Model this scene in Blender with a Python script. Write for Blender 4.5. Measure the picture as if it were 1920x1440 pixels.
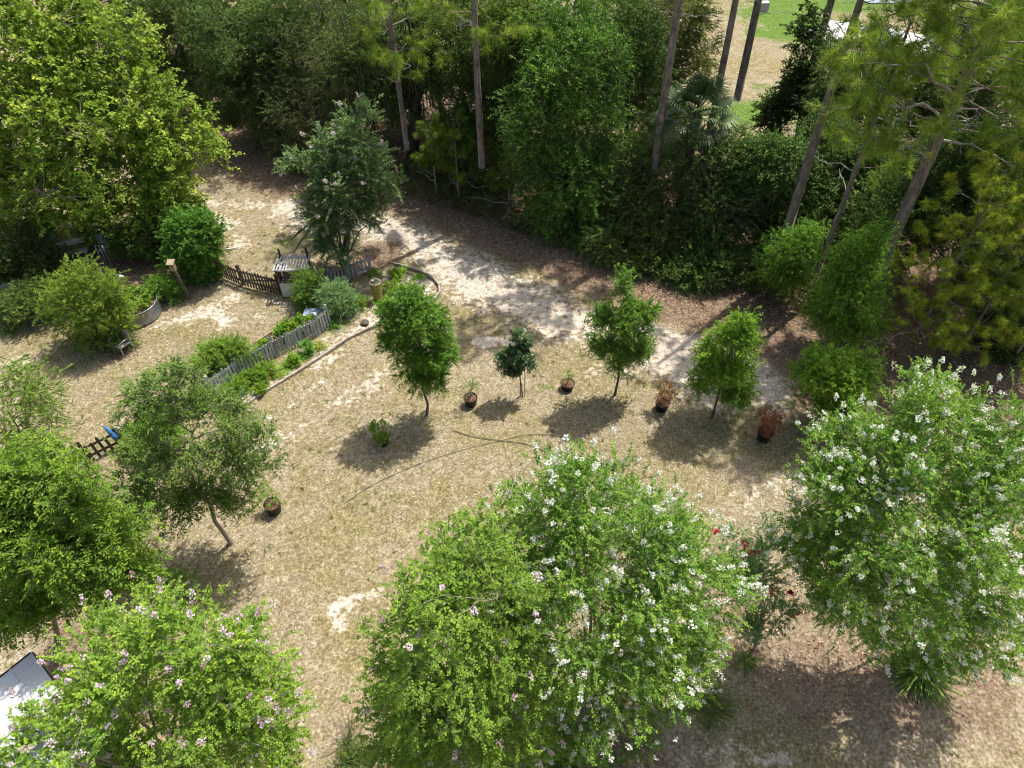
import bpy, math
import numpy as np
from mathutils import Vector, Matrix
for o in list(bpy.data.objects): bpy.data.objects.remove(o)
scene = bpy.context.scene
rng = np.random.default_rng(11)
R_ = math.radians

# ------------------------------------------------------------------ camera, sky, sun
CAM_H, F_PX, PITCH, ROLL = 16.0, 1297.0, 45.6, -1.1
cam = bpy.data.cameras.new('camera')
cam.sensor_fit = 'HORIZONTAL'; cam.sensor_width = 36.0; cam.lens = F_PX / 1920 * 36.0
cam.clip_start = 0.1; cam.clip_end = 3000
camo = bpy.data.objects.new('camera', cam); scene.collection.objects.link(camo)
RM = Matrix.Rotation(R_(90 - PITCH), 4, 'X') @ Matrix.Rotation(R_(ROLL), 4, 'Z')
camo.matrix_world = Matrix.Translation((0, 0, CAM_H)) @ RM
scene.camera = camo
SUN_EL, SUN_AZ = 63.0, 48.0       # azimuth measured from +Y towards +X
w = bpy.data.worlds.new('World'); scene.world = w; w.use_nodes = True
nt = w.node_tree; nt.nodes.clear()
sky = nt.nodes.new('ShaderNodeTexSky'); sky.sky_type = 'NISHITA'; sky.sun_disc = False
sky.dust_density = 4.0; sky.ozone_density = 0.6; sky.sun_elevation = R_(SUN_EL); sky.sun_rotation = R_(SUN_AZ)
bg = nt.nodes.new('ShaderNodeBackground'); bg.inputs['Strength'].default_value = 0.125
wo = nt.nodes.new('ShaderNodeOutputWorld')
nt.links.new(sky.outputs[0], bg.inputs[0]); nt.links.new(bg.outputs[0], wo.inputs[0])
sl = bpy.data.lights.new('sun', 'SUN'); sl.energy = 4.6; sl.angle = R_(0.55); sl.color = (1.0, 0.955, 0.88)
so = bpy.data.objects.new('sun', sl); scene.collection.objects.link(so)
SD = Vector((math.cos(R_(SUN_EL)) * math.sin(R_(SUN_AZ)), math.cos(R_(SUN_EL)) * math.cos(R_(SUN_AZ)), math.sin(R_(SUN_EL))))
so.rotation_euler = SD.to_track_quat('Z', 'Y').to_euler(); so.location = (10, 10, 40)
scene.view_settings.view_transform = 'Standard'; scene.view_settings.look = 'None'
scene.view_settings.exposure = 0.35; scene.view_settings.gamma = 1.0
scene.render.engine = 'CYCLES'
scene.cycles.pixel_filter_type = 'BLACKMAN_HARRIS'; scene.cycles.filter_width = 1.1; scene.cycles.max_bounces = 6; scene.cycles.diffuse_bounces = 3; scene.cycles.transmission_bounces = 4
scene.cycles.glossy_bounces = 2; scene.cycles.caustics_reflective = False; scene.cycles.caustics_refractive = False

R3 = np.array(RM.to_3x3()); CAMP = np.array([0, 0, CAM_H])
def ray(px, py): return R3 @ np.array([(px - 960) / F_PX, (720 - py) / F_PX, -1.0])
def G(px, py, z=0.0):
    r = ray(px, py); t = (z - CAM_H) / r[2]; return CAMP + t * r
def Zat(B, py):                     # height over ground point B that is seen at image row py
    k = (720 - py) / F_PX; a = R3.T @ (np.array([B[0], B[1], 0]) - CAMP); b = R3.T @ np.array([0, 0, 1.0])
    return -(a[1] + k * a[2]) / (b[1] + k * b[2])
def depth(P): return -(R3.T @ (np.asarray(P, float) - CAMP))[2]
def atY(px, py, Y):
    r = ray(px, py); return CAMP + r * (Y / r[1])

# ------------------------------------------------------------------ materials
def newmat(name):
    m = bpy.data.materials.new(name); m.use_nodes = True; n = m.node_tree
    b = n.nodes['Principled BSDF']; return m, n, b
def N(n, t, **k):
    x = n.nodes.new(t)
    for a, v in k.items():
        if a in x.inputs.keys(): x.inputs[a].default_value = v
        else: setattr(x, a, v)
    return x
def ramp(n, stops, interp='LINEAR'):
    r = n.nodes.new('ShaderNodeValToRGB'); r.color_ramp.interpolation = interp
    e = r.color_ramp.elements
    while len(e) < len(stops): e.new(0.5)
    for i, (p, c) in enumerate(stops): e[i].position = p; e[i].color = (*c, 1) if len(c) == 3 else c
    return r
def mixc(n, f, a, b, blend='MIX'):
    m = n.nodes.new('ShaderNodeMix'); m.data_type = 'RGBA'; m.blend_type = blend
    for s, v in ((m.inputs[0], f), (m.inputs[6], a), (m.inputs[7], b)):
        if isinstance(v, bpy.types.NodeSocket): n.links.new(v, s)
        elif isinstance(v, (int, float)): s.default_value = v
        else: s.default_value = (*v, 1)
    return m.outputs[2]
def math_(n, op, a, b=0.0, clamp=False):
    m = n.nodes.new('ShaderNodeMath'); m.operation = op; m.use_clamp = clamp
    for s, v in ((m.inputs[0], a), (m.inputs[1], b)):
        if isinstance(v, bpy.types.NodeSocket): n.links.new(v, s)
        else: s.default_value = v
    return m.outputs[0]
def smooth(n, v, lo, hi):
    m = n.nodes.new('ShaderNodeMapRange'); m.interpolation_type = 'SMOOTHSTEP'
    m.inputs[1].default_value = lo; m.inputs[2].default_value = hi
    n.links.new(v, m.inputs[0]); return m.outputs[0]
def noise(n, scale, detail=3, rough=0.55, vec=None, dist=0.0):
    x = N(n, 'ShaderNodeTexNoise', Scale=scale, Detail=detail, Roughness=rough, Distortion=dist)
    if vec is not None: n.links.new(vec, x.inputs['Vector'])
    return x.outputs['Fac']

def leafmat(name, stops, trans=0.30, rough=0.55, spec=0.2, gain=None):
    m, n, b = newmat(name); g_ = (1.85 if 'leaf' in name or 'needle' in name else 1.0) if gain is None else gain
    stops = [(p, (min(.85, c[0] * g_ * (1.14 if g_ > 1 else 1)), min(.85, c[1] * g_), c[2] * g_ * (.85 if g_ > 1 else 1))) for p, c in stops]
    at = N(n, 'ShaderNodeAttribute', attribute_name='rnd')
    rp = ramp(n, stops); n.links.new(at.outputs['Fac'], rp.inputs[0])
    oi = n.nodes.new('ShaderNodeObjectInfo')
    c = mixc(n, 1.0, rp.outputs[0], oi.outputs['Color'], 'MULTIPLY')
    n.links.new(c, b.inputs['Base Color']); b.inputs['Roughness'].default_value = rough
    b.inputs['Specular IOR Level'].default_value = spec
    tr = n.nodes.new('ShaderNodeBsdfTranslucent')
    c2 = mixc(n, 1.0, c, (1.0, 1.12, 0.55), 'MULTIPLY'); n.links.new(c2, tr.inputs[0])
    mx = n.nodes.new('ShaderNodeMixShader'); mx.inputs[0].default_value = trans
    n.links.new(b.outputs[0], mx.inputs[1]); n.links.new(tr.outputs[0], mx.inputs[2])
    n.links.new(mx.outputs[0], n.nodes['Material Output'].inputs[0]); return m
def surf(name, c1, c2, scale=8, rough=0.8, spec=0.3, bump=0.3, stretch=(1, 1, 1), metal=0.0, dist=0.02):
    m, n, b = newmat(name)
    tc = n.nodes.new('ShaderNodeTexCoord'); mp = n.nodes.new('ShaderNodeMapping')
    mp.inputs['Scale'].default_value = stretch; n.links.new(tc.outputs['Object'], mp.inputs[0])
    f = noise(n, scale, 5, 0.65, mp.outputs[0]); f2 = noise(n, scale * 5.3, 2, 0.6, mp.outputs[0])
    ff = math_(n, 'ADD', math_(n, 'MULTIPLY', f, 0.7), math_(n, 'MULTIPLY', f2, 0.3))
    rp = ramp(n, [(0.36, c1), (0.64, c2)]); n.links.new(ff, rp.inputs[0])
    n.links.new(rp.outputs[0], b.inputs['Base Color'])
    b.inputs['Roughness'].default_value = rough; b.inputs['Specular IOR Level'].default_value = spec; b.inputs['Metallic'].default_value = metal
    if bump:
        bp = N(n, 'ShaderNodeBump', Strength=bump, Distance=dist); n.links.new(ff, bp.inputs['Height']); n.links.new(bp.outputs[0], b.inputs['Normal'])
    return m

MT = {}
MT['crape'] = leafmat('crape_leaf', [(0.0, (0.035, 0.090, 0.018)), (0.45, (0.080, 0.175, 0.030)), (0.75, (0.16, 0.27, 0.045)), (1.0, (0.30, 0.40, 0.09))], .38)
MT['crape_yellow'] = leafmat('crape_leaf_light', [(0.0, (0.05, 0.105, 0.02)), (0.45, (0.095, 0.185, 0.030)), (0.75, (0.165, 0.275, 0.04)), (1.0, (0.30, 0.38, 0.07))], .40)
MT['crape_dark'] = leafmat('crape_leaf_bluish', [(0.0, (0.030, 0.078, 0.036)), (0.5, (0.072, 0.150, 0.070)), (1.0, (0.19, 0.29, 0.15))], .3)
MT['oak'] = leafmat('oak_leaf', [(0.0, (0.026, 0.055, 0.014)), (0.5, (0.062, 0.115, 0.024)), (0.82, (0.125, 0.185, 0.038)), (1.0, (0.21, 0.27, 0.06))], .28, .5, .28)
MT['syc'] = leafmat('sycamore_leaf', [(0.0, (0.05, 0.10, 0.018)), (0.4, (0.115, 0.195, 0.030)), (0.75, (0.21, 0.295, 0.05)), (1.0, (0.42, 0.40, 0.06))], .40)
MT['young'] = leafmat('young_leaf', [(0.0, (0.028, 0.080, 0.014)), (0.5, (0.075, 0.168, 0.024)), (1.0, (0.19, 0.30, 0.04))], .35)
MT['light'] = leafmat('light_leaf', [(0.0, (0.035, 0.080, 0.014)), (0.6, (0.085, 0.158, 0.022)), (1.0, (0.20, 0.27, 0.035))], .36)
MT['magnolia'] = leafmat('glossy_leaf', [(0.0, (0.018, 0.050, 0.016)), (0.7, (0.040, 0.095, 0.030)), (1.0, (0.09, 0.15, 0.05))], .12, .28, .7)
MT['needle'] = leafmat('pine_needle', [(0.0, (0.05, 0.10, 0.018)), (0.5, (0.13, 0.215, 0.035)), (0.93, (0.26, 0.34, 0.07)), (1.0, (0.36, 0.30, 0.08))], .35)
MT['needle_gold'] = leafmat('pine_needle_gold', [(0.0, (0.06, 0.105, 0.018)), (0.5, (0.16, 0.23, 0.03)), (0.86, (0.28, 0.33, 0.05)), (1.0, (0.50, 0.25, 0.06))], .35)
MT['palm'] = leafmat('palm_leaf', [(0.0, (0.015, 0.035, 0.016)), (0.6, (0.035, 0.07, 0.03)), (1.0, (0.09, 0.12, 0.05))], .08, .45, .35)
MT['blade'] = leafmat('strap_leaf', [(0.0, (0.025, 0.065, 0.015)), (0.6, (0.06, 0.13, 0.025)), (1.0, (0.17, 0.24, 0.05))], .3)
MT['herb'] = leafmat('herb_leaf', [(0.0, (0.05, 0.11, 0.02)), (0.6, (0.11, 0.21, 0.03)), (1.0, (0.24, 0.32, 0.05))], .35)
MT['rust'] = leafmat('rust_leaf', [(0.0, (0.10, 0.05, 0.02)), (0.5, (0.24, 0.09, 0.05)), (1.0, (0.42, 0.19, 0.10))], .3, gain=1.0)
MT['white'] = leafmat('white_petal', [(0.10, (0.36, 0.30, 0.16)), (0.24, (0.70, 0.69, 0.58)), (0.4, (0.84, 0.84, 0.81)), (1.0, (0.92, 0.91, 0.90))], .30)
MT['pink'] = leafmat('pink_petal', [(0.08, (0.36, 0.26, 0.18)), (0.2, (0.56, 0.38, 0.50)), (0.5, (0.72, 0.54, 0.68)), (1.0, (0.88, 0.76, 0.86))], .3)
MT['red'] = leafmat('red_petal', [(0.0, (0.45, 0.01, 0.04)), (1.0, (0.75, 0.06, 0.14))], .25)
MT['yellow'] = leafmat('yellow_petal', [(0.0, (0.5, 0.35, 0.02)), (1.0, (0.75, 0.55, 0.05))], .25)
MT['moss'] = leafmat('moss_strand', [(0.0, (0.07, 0.075, 0.055)), (1.0, (0.17, 0.175, 0.14))], .2, .9, .1)
MT['turf'] = leafmat('turf_blade', [(0.0, (0.115, 0.11, 0.045)), (0.3, (0.22, 0.19, 0.11)), (0.7, (0.40, 0.34, 0.235)), (1.0, (0.74, 0.67, 0.53))], .15, .8, .15)
MT['litter'] = leafmat('litter_leaf', [(0.0, (0.08, 0.05, 0.032)), (0.6, (0.20, 0.135, 0.09)), (1.0, (0.44, 0.34, 0.25))], .1, .8, .15)
MT['weed'] = leafmat('weed_leaf', [(0.0, (0.03, 0.06, 0.015)), (1.0, (0.11, 0.155, 0.04))], .3)
MT['fieldgrass'] = leafmat('field_grass', [(0.0, (0.08, 0.17, 0.02)), (1.0, (0.2, 0.32, 0.05))], .3)
MT['bark'] = surf('bark', (0.075, 0.06, 0.05), (0.21, 0.18, 0.155), 9, .9, .15, .8, (1, 1, .25))
MT['pinebark'] = surf('pine_bark', (0.10, 0.078, 0.07), (0.40, 0.33, 0.29), 7, .95, .1, 1.0, (1, 1, .3), dist=.04)
MT['palebark'] = surf('pale_bark', (0.22, 0.19, 0.15), (0.42, 0.37, 0.30), 8, .85, .2, .4, (1, 1, .3))
MT['deadwood'] = surf('dead_wood', (0.24, 0.22, 0.20), (0.48, 0.45, 0.42), 9, .9, .1, .3, (1, 1, .3))
MT['darkbark'] = surf('dark_bark', (0.03, 0.026, 0.022), (0.09, 0.08, 0.07), 6, .95, .1, .8, (1, 1, .3))
MT['greywood'] = surf('grey_wood', (0.24, 0.25, 0.265), (0.56, 0.565, 0.58), 5, .85, .2, .4, (1, 1, .2))
MT['brownwood'] = surf('brown_wood', (0.055, 0.043, 0.034), (0.16, 0.13, 0.105), 5, .85, .2, .4, (1, 1, .2))
MT['tanwood'] = surf('tan_wood', (0.25, 0.19, 0.12), (0.45, 0.36, 0.25), 5, .85, .2, .4, (1, 1, .2))
MT['whitepaint'] = surf('white_paint', (0.50, 0.50, 0.47), (0.74, 0.74, 0.71), 3, .55, .4, .1)
MT['plasticwhite'] = surf('white_plastic', (0.60, 0.60, 0.58), (0.78, 0.78, 0.76), 4, .4, .4, .05)
MT['black'] = surf('black_plastic', (0.010, 0.010, 0.011), (0.026, 0.025, 0.025), 12, .5, .4, .1)
MT['soil'] = surf('pot_mulch', (0.10, 0.055, 0.035), (0.30, 0.17, 0.12), 45, .95, .1, 1.0, dist=.03)
MT['galv'] = surf('galvanised_steel', (0.16, 0.18, 0.20), (0.34, 0.37, 0.41), 4, .4, .5, .1, metal=.7)
MT['roofmetal'] = surf('roof_metal', (0.60, 0.62, 0.65), (0.70, 0.72, 0.74), 1.5, .55, .3, .03)
MT['shedwall'] = surf('shed_wall', (0.42, 0.42, 0.40), (0.55, 0.55, 0.52), 3, .7, .3, .1)
MT['steel'] = surf('grey_steel', (0.35, 0.35, 0.36), (0.55, 0.55, 0.55), 6, .4, .5, .1, metal=.6)
MT['blue'] = surf('blue_fabric', (0.02, 0.10, 0.30), (0.06, 0.22, 0.50), 6, .6, .3, .1)
MT['teal'] = surf('teal_fabric', (0.02, 0.28, 0.24), (0.08, 0.46, 0.40), 6, .6, .3, .1)
MT['orange'] = surf('orange_plastic', (0.55, 0.10, 0.03), (0.68, 0.17, 0.06), 6, .5, .4, .05)
MT['bluegrey'] = surf('bluegrey_plastic', (0.20, 0.25, 0.32), (0.32, 0.38, 0.46), 3, .5, .4, .1)
MT['brick'] = surf('edging_stone', (0.30, 0.26, 0.22), (0.52, 0.47, 0.40), 9, .9, .2, .6)
MT['hose'] = surf('green_hose', (0.04, 0.055, 0.03), (0.09, 0.10, 0.05), 9, .5, .4, .05)
MT['stone'] = surf('stone', (0.06, 0.05, 0.045), (0.2, 0.17, 0.15), 12, .9, .2, .8)
MT['pinkcloth'] = surf('worn_chair_fabric', (0.34, 0.27, 0.25), (0.52, 0.44, 0.41), 9, .9, .1, .3)

# ------------------------------------------------------------------ mesh helpers
def empty(name, loc, label, cat, group=None, rz=0.0):
    o = bpy.data.objects.new(name, None); scene.collection.objects.link(o)
    o.empty_display_size = .2; o.location = loc; o.rotation_euler = (0, 0, rz)
    o['label'] = label; o['category'] = cat
    if group: o['group'] = group
    return o
def tag(o, label, cat, group=None):
    o['label'] = label; o['category'] = cat
    if group: o['group'] = group
    return o
def rawmesh(name, V, F, mats, rnd=None, midx=None, parent=None, smoothf=False, k=4):
    """V (n,3); F (m,k) index array, or list of such arrays of different k"""
    Fs = F if isinstance(F, list) else [F]
    me = bpy.data.meshes.new(name); V = np.ascontiguousarray(V, np.float32)
    me.vertices.add(len(V)); me.vertices.foreach_set('co', V.ravel())
    loops = np.concatenate([f.ravel() for f in Fs]).astype(np.int32)
    tot = np.concatenate([np.full(len(f), f.shape[1], np.int32) for f in Fs])
    st = np.concatenate([[0], np.cumsum(tot)[:-1]]).astype(np.int32)
    me.loops.add(len(loops)); me.loops.foreach_set('vertex_index', loops)
    me.polygons.add(len(tot)); me.polygons.foreach_set('loop_start', st)
    if smoothf is not False:
        me.polygons.foreach_set('use_smooth', np.ones(len(tot), bool) if smoothf is True else smoothf)
    else: me.polygons.foreach_set('use_smooth', np.zeros(len(tot), bool))
    if midx is not None: me.polygons.foreach_set('material_index', np.ascontiguousarray(midx, np.int32))
    me.update(calc_edges=True)
    if rnd is not None:
        a = me.attributes.new('rnd', 'FLOAT', 'FACE'); a.data.foreach_set('value', np.ascontiguousarray(rnd, np.float32))
    for m in (mats if isinstance(mats, (list, tuple)) else [mats]): me.materials.append(m)
    o = bpy.data.objects.new(name, me); scene.collection.objects.link(o)
    if parent: o.parent = parent
    return o
def nrm(a): return a / np.maximum(np.linalg.norm(a, axis=-1, keepdims=True), 1e-9)

class MB:
    def __init__(s): s.v = []; s.f = []; s.n = 0
    def add(s, V, F):
        s.v += [tuple(p) for p in V]; s.f += [tuple(i + s.n for i in f) for f in F]; s.n += len(V); return s
    def hexa(s, P):   # 8 points: bottom 4 ccw, top 4 ccw
        return s.add(P, [(3, 2, 1, 0), (4, 5, 6, 7), (0, 1, 5, 4), (1, 2, 6, 5), (2, 3, 7, 6), (3, 0, 4, 7)])
    def box(s, c, d, rz=0, M=None):
        x, y, z = d[0] / 2, d[1] / 2, d[2] / 2
        P = [Vector(p) for p in ((-x, -y, -z), (x, -y, -z), (x, y, -z), (-x, y, -z), (-x, -y, z), (x, -y, z), (x, y, z), (-x, y, z))]
        m = Matrix.Rotation(rz, 3, 'Z') if M is None else M
        return s.hexa([m @ p + Vector(c) for p in P])
    def bar(s, a, b, w, h):   # rectangular bar from a to b
        a = Vector(a); b = Vector(b); d = b - a; L = d.length
        q = d.to_track_quat('X', 'Z').to_matrix()
        return s.box((a + b) / 2, (L, w, h), M=q)
    def tube(s, P, r, k=7, cap=True):
        P = [Vector(p) for p in P]; rr = r if hasattr(r, '__len__') else [r] * len(P)
        base = s.n; V = []; F = []
        up = Vector((0, 0, 1))
        for i, p in enumerate(P):
            t = (P[min(i + 1, len(P) - 1)] - P[max(i - 1, 0)]).normalized()
            if i == 0: x = t.cross(up if abs(t.z) < .9 else Vector((1, 0, 0))).normalized()
            x = (x - t * x.dot(t)).normalized(); y = t.cross(x)
            V += [p + (x * math.cos(2 * math.pi * j / k) + y * math.sin(2 * math.pi * j / k)) * rr[i] for j in range(k)]
        for i in range(len(P) - 1):
            F += [(i * k + j, i * k + (j + 1) % k, (i + 1) * k + (j + 1) % k, (i + 1) * k + j) for j in range(k)]
        if cap: F += [tuple(range(k - 1, -1, -1)), tuple((len(P) - 1) * k + j for j in range(k))]
        return s.add(V, F)
    def lathe(s, prof, k=24, c=(0, 0, 0), close=False):
        V = []; F = []
        for r, z in prof: V += [(c[0] + r * math.cos(2 * math.pi * j / k), c[1] + r * math.sin(2 * math.pi * j / k), c[2] + z) for j in range(k)]
        for i in range(len(prof) - 1):
            F += [(i * k + j, i * k + (j + 1) % k, (i + 1) * k + (j + 1) % k, (i + 1) * k + j) for j in range(k)]
        return s.add(V, F)
    def build(s, name, mat, parent=None, smooth=False, bevel=0):
        me = bpy.data.meshes.new(name); me.from_pydata(s.v, [], s.f); me.update()
        for m in (mat if isinstance(mat, (list, tuple)) else [mat]): me.materials.append(m)
        if smooth: me.polygons.foreach_set('use_smooth', [len(p.vertices) <= 4 for p in me.polygons])
        o = bpy.data.objects.new(name, me); scene.collection.objects.link(o)
        if parent: o.parent = parent
        if bevel:
            b = o.modifiers.new('bevel', 'BEVEL'); b.width = bevel; b.segments = 2
        return o

# ---- foliage cores
def leaves(base, d, nor, L, W, fold=0.15):
    """rhombic leaves; base,d,nor (n,3); L,W (n,)"""
    s = nrm(np.cross(d, nor)); n = len(base)
    L = L[:, None]; W = W[:, None]
    up = np.cross(s, d)
    mid = base + d * L * .45
    V = np.empty((n, 4, 3))
    V[:, 0] = base; V[:, 1] = mid + s * W * .5 + up * W * fold; V[:, 2] = base + d * L - up * L * .12; V[:, 3] = mid - s * W * .5 + up * W * fold
    F = np.arange(n * 4).reshape(n, 4)
    return V.reshape(-1, 3), F
def sprays(O, D, L, nl, ll, lw, ang=60, droop=.25, jit=.35, tw=.004, crnd=None, flat=.35):
    """leafy twigs. O,D (S,3); returns V,F,rnd,midx  (midx 1 = twig)"""
    S = len(O); Ls = L * rng.uniform(.6, 1.25, S)
    t = (np.arange(nl) + .6) / nl
    T = t[None, :, None]
    dr = np.array([0, 0, -1.0]) * droop
    P = O[:, None] + D[:, None] * Ls[:, None, None] * T + dr * (Ls[:, None, None] * T * T)
    dt = nrm(D[:, None] + 2 * dr * T + 0 * P)
    side0 = nrm(np.cross(D, np.array([0, 0, 1.0])) + rng.normal(0, flat, (S, 3)))
    sgn = np.where(np.arange(nl) % 2 == 0, 1.0, -1.0)[None, :, None]
    a = math.radians(ang)
    ld = nrm(dt * math.cos(a) + side0[:, None] * sgn * math.sin(a) + rng.normal(0, jit, P.shape))
    nr = nrm(np.cross(side0, D)); nr = nr * np.sign(nr[:, 2:3] + 1e-6)
    nn = nrm(nr[:, None] * .8 + rng.normal(0, .38, P.shape) + np.array([0, 0, .7]))
    taper = (1 - .45 * np.abs(t - .45) / .55)[None, :] * rng.uniform(.7, 1.2, (S, nl))
    V, F = leaves(P.reshape(-1, 3), ld.reshape(-1, 3), nn.reshape(-1, 3), (ll * taper).ravel(), (lw * taper).ravel())
    if crnd is None: crnd = rng.uniform(0, 1, S)
    rn = np.clip(.42 * rng.uniform(0, 1, (S, nl)) + .38 * crnd[:, None] + .22 * t[None, :] ** 2, 0, 1).ravel()
    # twigs: narrow triangles
    e = O + D * Ls[:, None] + dr * Ls[:, None]; s2 = side0 * tw
    TV = np.stack([O - s2, O + s2, e, (O + e) / 2 - dr * Ls[:, None] * .25 - s2 * .6], 1)
    TF = np.arange(S * 4).reshape(S, 4) + len(V)
    return np.concatenate([V, TV.reshape(-1, 3)]), np.concatenate([F, TF]), np.concatenate([rn, np.full(S, .5)]), np.concatenate([np.zeros(len(F), int), np.ones(S, int)])
def tubes(paths, k=5):
    """paths: list of (pts (m,3), radii (m,)) -> V,F"""
    VV = []; FF = []; off = 0
    ang = np.arange(k) * 2 * np.pi / k; ca, sa = np.cos(ang), np.sin(ang)
    for P, r in paths:
        P = np.asarray(P, float); m = len(P); t = nrm(np.gradient(P, axis=0))
        a = np.array([1.0, 0.1, 0]); x = nrm(a - t * (t @ a)[:, None]); y = np.cross(t, x)
        V = P[:, None] + (x[:, None] * ca[None, :, None] + y[:, None] * sa[None, :, None]) * np.asarray(r)[:, None, None]
        i, j = np.meshgrid(np.arange(m - 1), np.arange(k), indexing='ij')
        F = np.stack([i * k + j, i * k + (j + 1) % k, (i + 1) * k + (j + 1) % k, (i + 1) * k + j], -1).reshape(-1, 4) + off
        VV.append(V.reshape(-1, 3)); FF.append(F); off += m * k
    return np.concatenate(VV), np.concatenate(FF)
def curve(a, b, n=6, wob=.06, sag=0.0):
    a = np.asarray(a, float); b = np.asarray(b, float); t = np.linspace(0, 1, n)[:, None]
    L = np.linalg.norm(b - a); P = a + (b - a) * t
    P[1:-1] += rng.normal(0, wob * L / 2.5, (n - 2, 3)); P[:, 2] += sag * L * 4 * (t * (1 - t))[:, 0]; return P
def lobes_px(base, L, sy=0):
    out = []
    for l in L:
        cx, cy, hw, hh = l[:4]; cy += sy; dy = l[4] if len(l) > 4 else 0.0
        c = atY(cx, cy, base[1] + dy); d = depth(c); rx = hw / F_PX * d
        v = nrm((c - CAMP)[None])[0]; sp = -v[2]; cp = math.sqrt(1 - sp * sp)
        h = hh / F_PX * d; rz = math.sqrt(max(h * h - (rx * sp) ** 2 * .8, (h * .55) ** 2)) / cp
        out.append((c - np.array([base[0], base[1], 0]), rx, rx, rz))
    return out
class Wave:
    def __init__(s, k, m=5): s.k = rng.normal(0, k, (m, 3)); s.p = rng.uniform(0, 6.3, m); s.m = m
    def __call__(s, x): return np.sin(x @ s.k.T + s.p).sum(-1) / math.sqrt(s.m)
def clumps(lobes, n, shell=.5, rough=.14, gap=-1.2, zmin=.25, gk=1.2):
    wts = np.array([(l[1] * l[3] + l[1] * l[2]) for l in lobes]); wts = wts / wts.sum()
    P = []; O = []; wv = Wave(gk)
    for l, f in zip(lobes, wts):
        m = int(n * f) + 1; wd = Wave(2.6)
        u = nrm(rng.normal(0, 1, (m, 3))); r = shell + (1 - shell) * rng.uniform(0, 1, m) ** .7
        r = np.minimum(r * (1 + rough * wd(u)), 1.18); p = l[0] + u * r[:, None] * np.array(l[1:4])
        keep = (p[:, 2] > zmin) & (wv(p) > gap)
        P.append(p[keep]); O.append(nrm(u / np.array(l[1:4]))[keep])
    P = np.concatenate(P); O = np.concatenate(O)
    if len(P) < 2: P = np.array([l[0] for l in lobes] * 2) + [0, 0, .1]; O = np.tile([0, 0, 1.0], (len(P), 1))
    return P, O
def skeleton(P, trunk_top, stems=1, trunk_r=.08, nlimb=6, ntwig=90, base_spread=.12, low=.0, wob=.05):
    paths = []; n = len(P); ttop = np.array(trunk_top, float)
    pts = []
    if stems == 1:
        tr = curve((0, 0, -.05), ttop, 8, .025); r = np.linspace(trunk_r, trunk_r * .62, 8); r[0] *= 1.35
        paths.append((tr, r)); starts = [np.array([np.interp(f * 7, range(8), tr[:, j]) for j in range(3)]) for f in rng.uniform(.5, 1.0, nlimb)]; starts[0] = tr[-1]
        pts.append((tr[4:], r[4:]))
    else:
        base_spread = min(base_spread, trunk_r * .9); starts = [np.array([math.cos(a) * base_spread, math.sin(a) * base_spread, -.05]) for a in np.arange(nlimb) * 6.283 / nlimb]
    idx = [rng.integers(n)]
    for _ in range(nlimb - 1):
        d = np.min(np.linalg.norm(P[:, None] - P[idx][None], axis=2), 1); idx.append(int(np.argmax(d * (P[:, 2] > np.percentile(P[:, 2], 35)))))
    for s, i in zip(sorted(starts, key=lambda q: q[0]), sorted(idx, key=lambda q: P[q][0])):
        e = P[i] * np.array([.9, .9, .96]); c = curve(s, e, 9, wob, .0)
        if stems > 1: c[:, :2] *= (0.35 + 0.65 * np.linspace(0, 1, 9) ** .7)[:, None]
        else: c[:, 2] += -.0
        r = np.linspace(trunk_r * (.55 if stems == 1 else 1), trunk_r * .14, 9); paths.append((c, r)); pts.append((c[3:], r[3:]))
    A = np.concatenate([p for p, _ in pts]); AR = np.concatenate([r for _, r in pts])
    for i in rng.choice(n, min(ntwig, n), replace=False):
        d = np.linalg.norm(A - P[i], axis=1) + np.maximum(0, A[:, 2] - P[i][2]) * 1.5; j = int(np.argmin(d))
        paths.append((curve(A[j], P[i], 5, .07, -.02), np.linspace(AR[j] * .5, .006, 5)))
    return paths
def blossoms(P, D, n_each, size, length):
    n = len(P); t = rng.uniform(0, 1, (n, n_each))
    ax = nrm(D + np.array([0, 0, .3]) + rng.normal(0, .2, D.shape)); sc = rng.uniform(.55, 1.35, n)[:, None]
    rad = (1 - t * .75) * length * .27 * sc; u = nrm(rng.normal(0, 1, (n, n_each, 3)))
    B = P[:, None] + ax[:, None] * (t * length * sc)[..., None] + u * rad[..., None]
    d = nrm(u + rng.normal(0, .4, u.shape)); nn = nrm(rng.normal(0, 1, u.shape))
    V, F = leaves(B.reshape(-1, 3), d.reshape(-1, 3), nn.reshape(-1, 3), rng.uniform(.7, 1.3, n * n_each) * size, rng.uniform(.8, 1.3, n * n_each) * size * .9, .2)
    return V, F, rng.uniform(0, 1, len(F)) * .25 + np.repeat(rng.uniform(0, .75, n), n_each)

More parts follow.
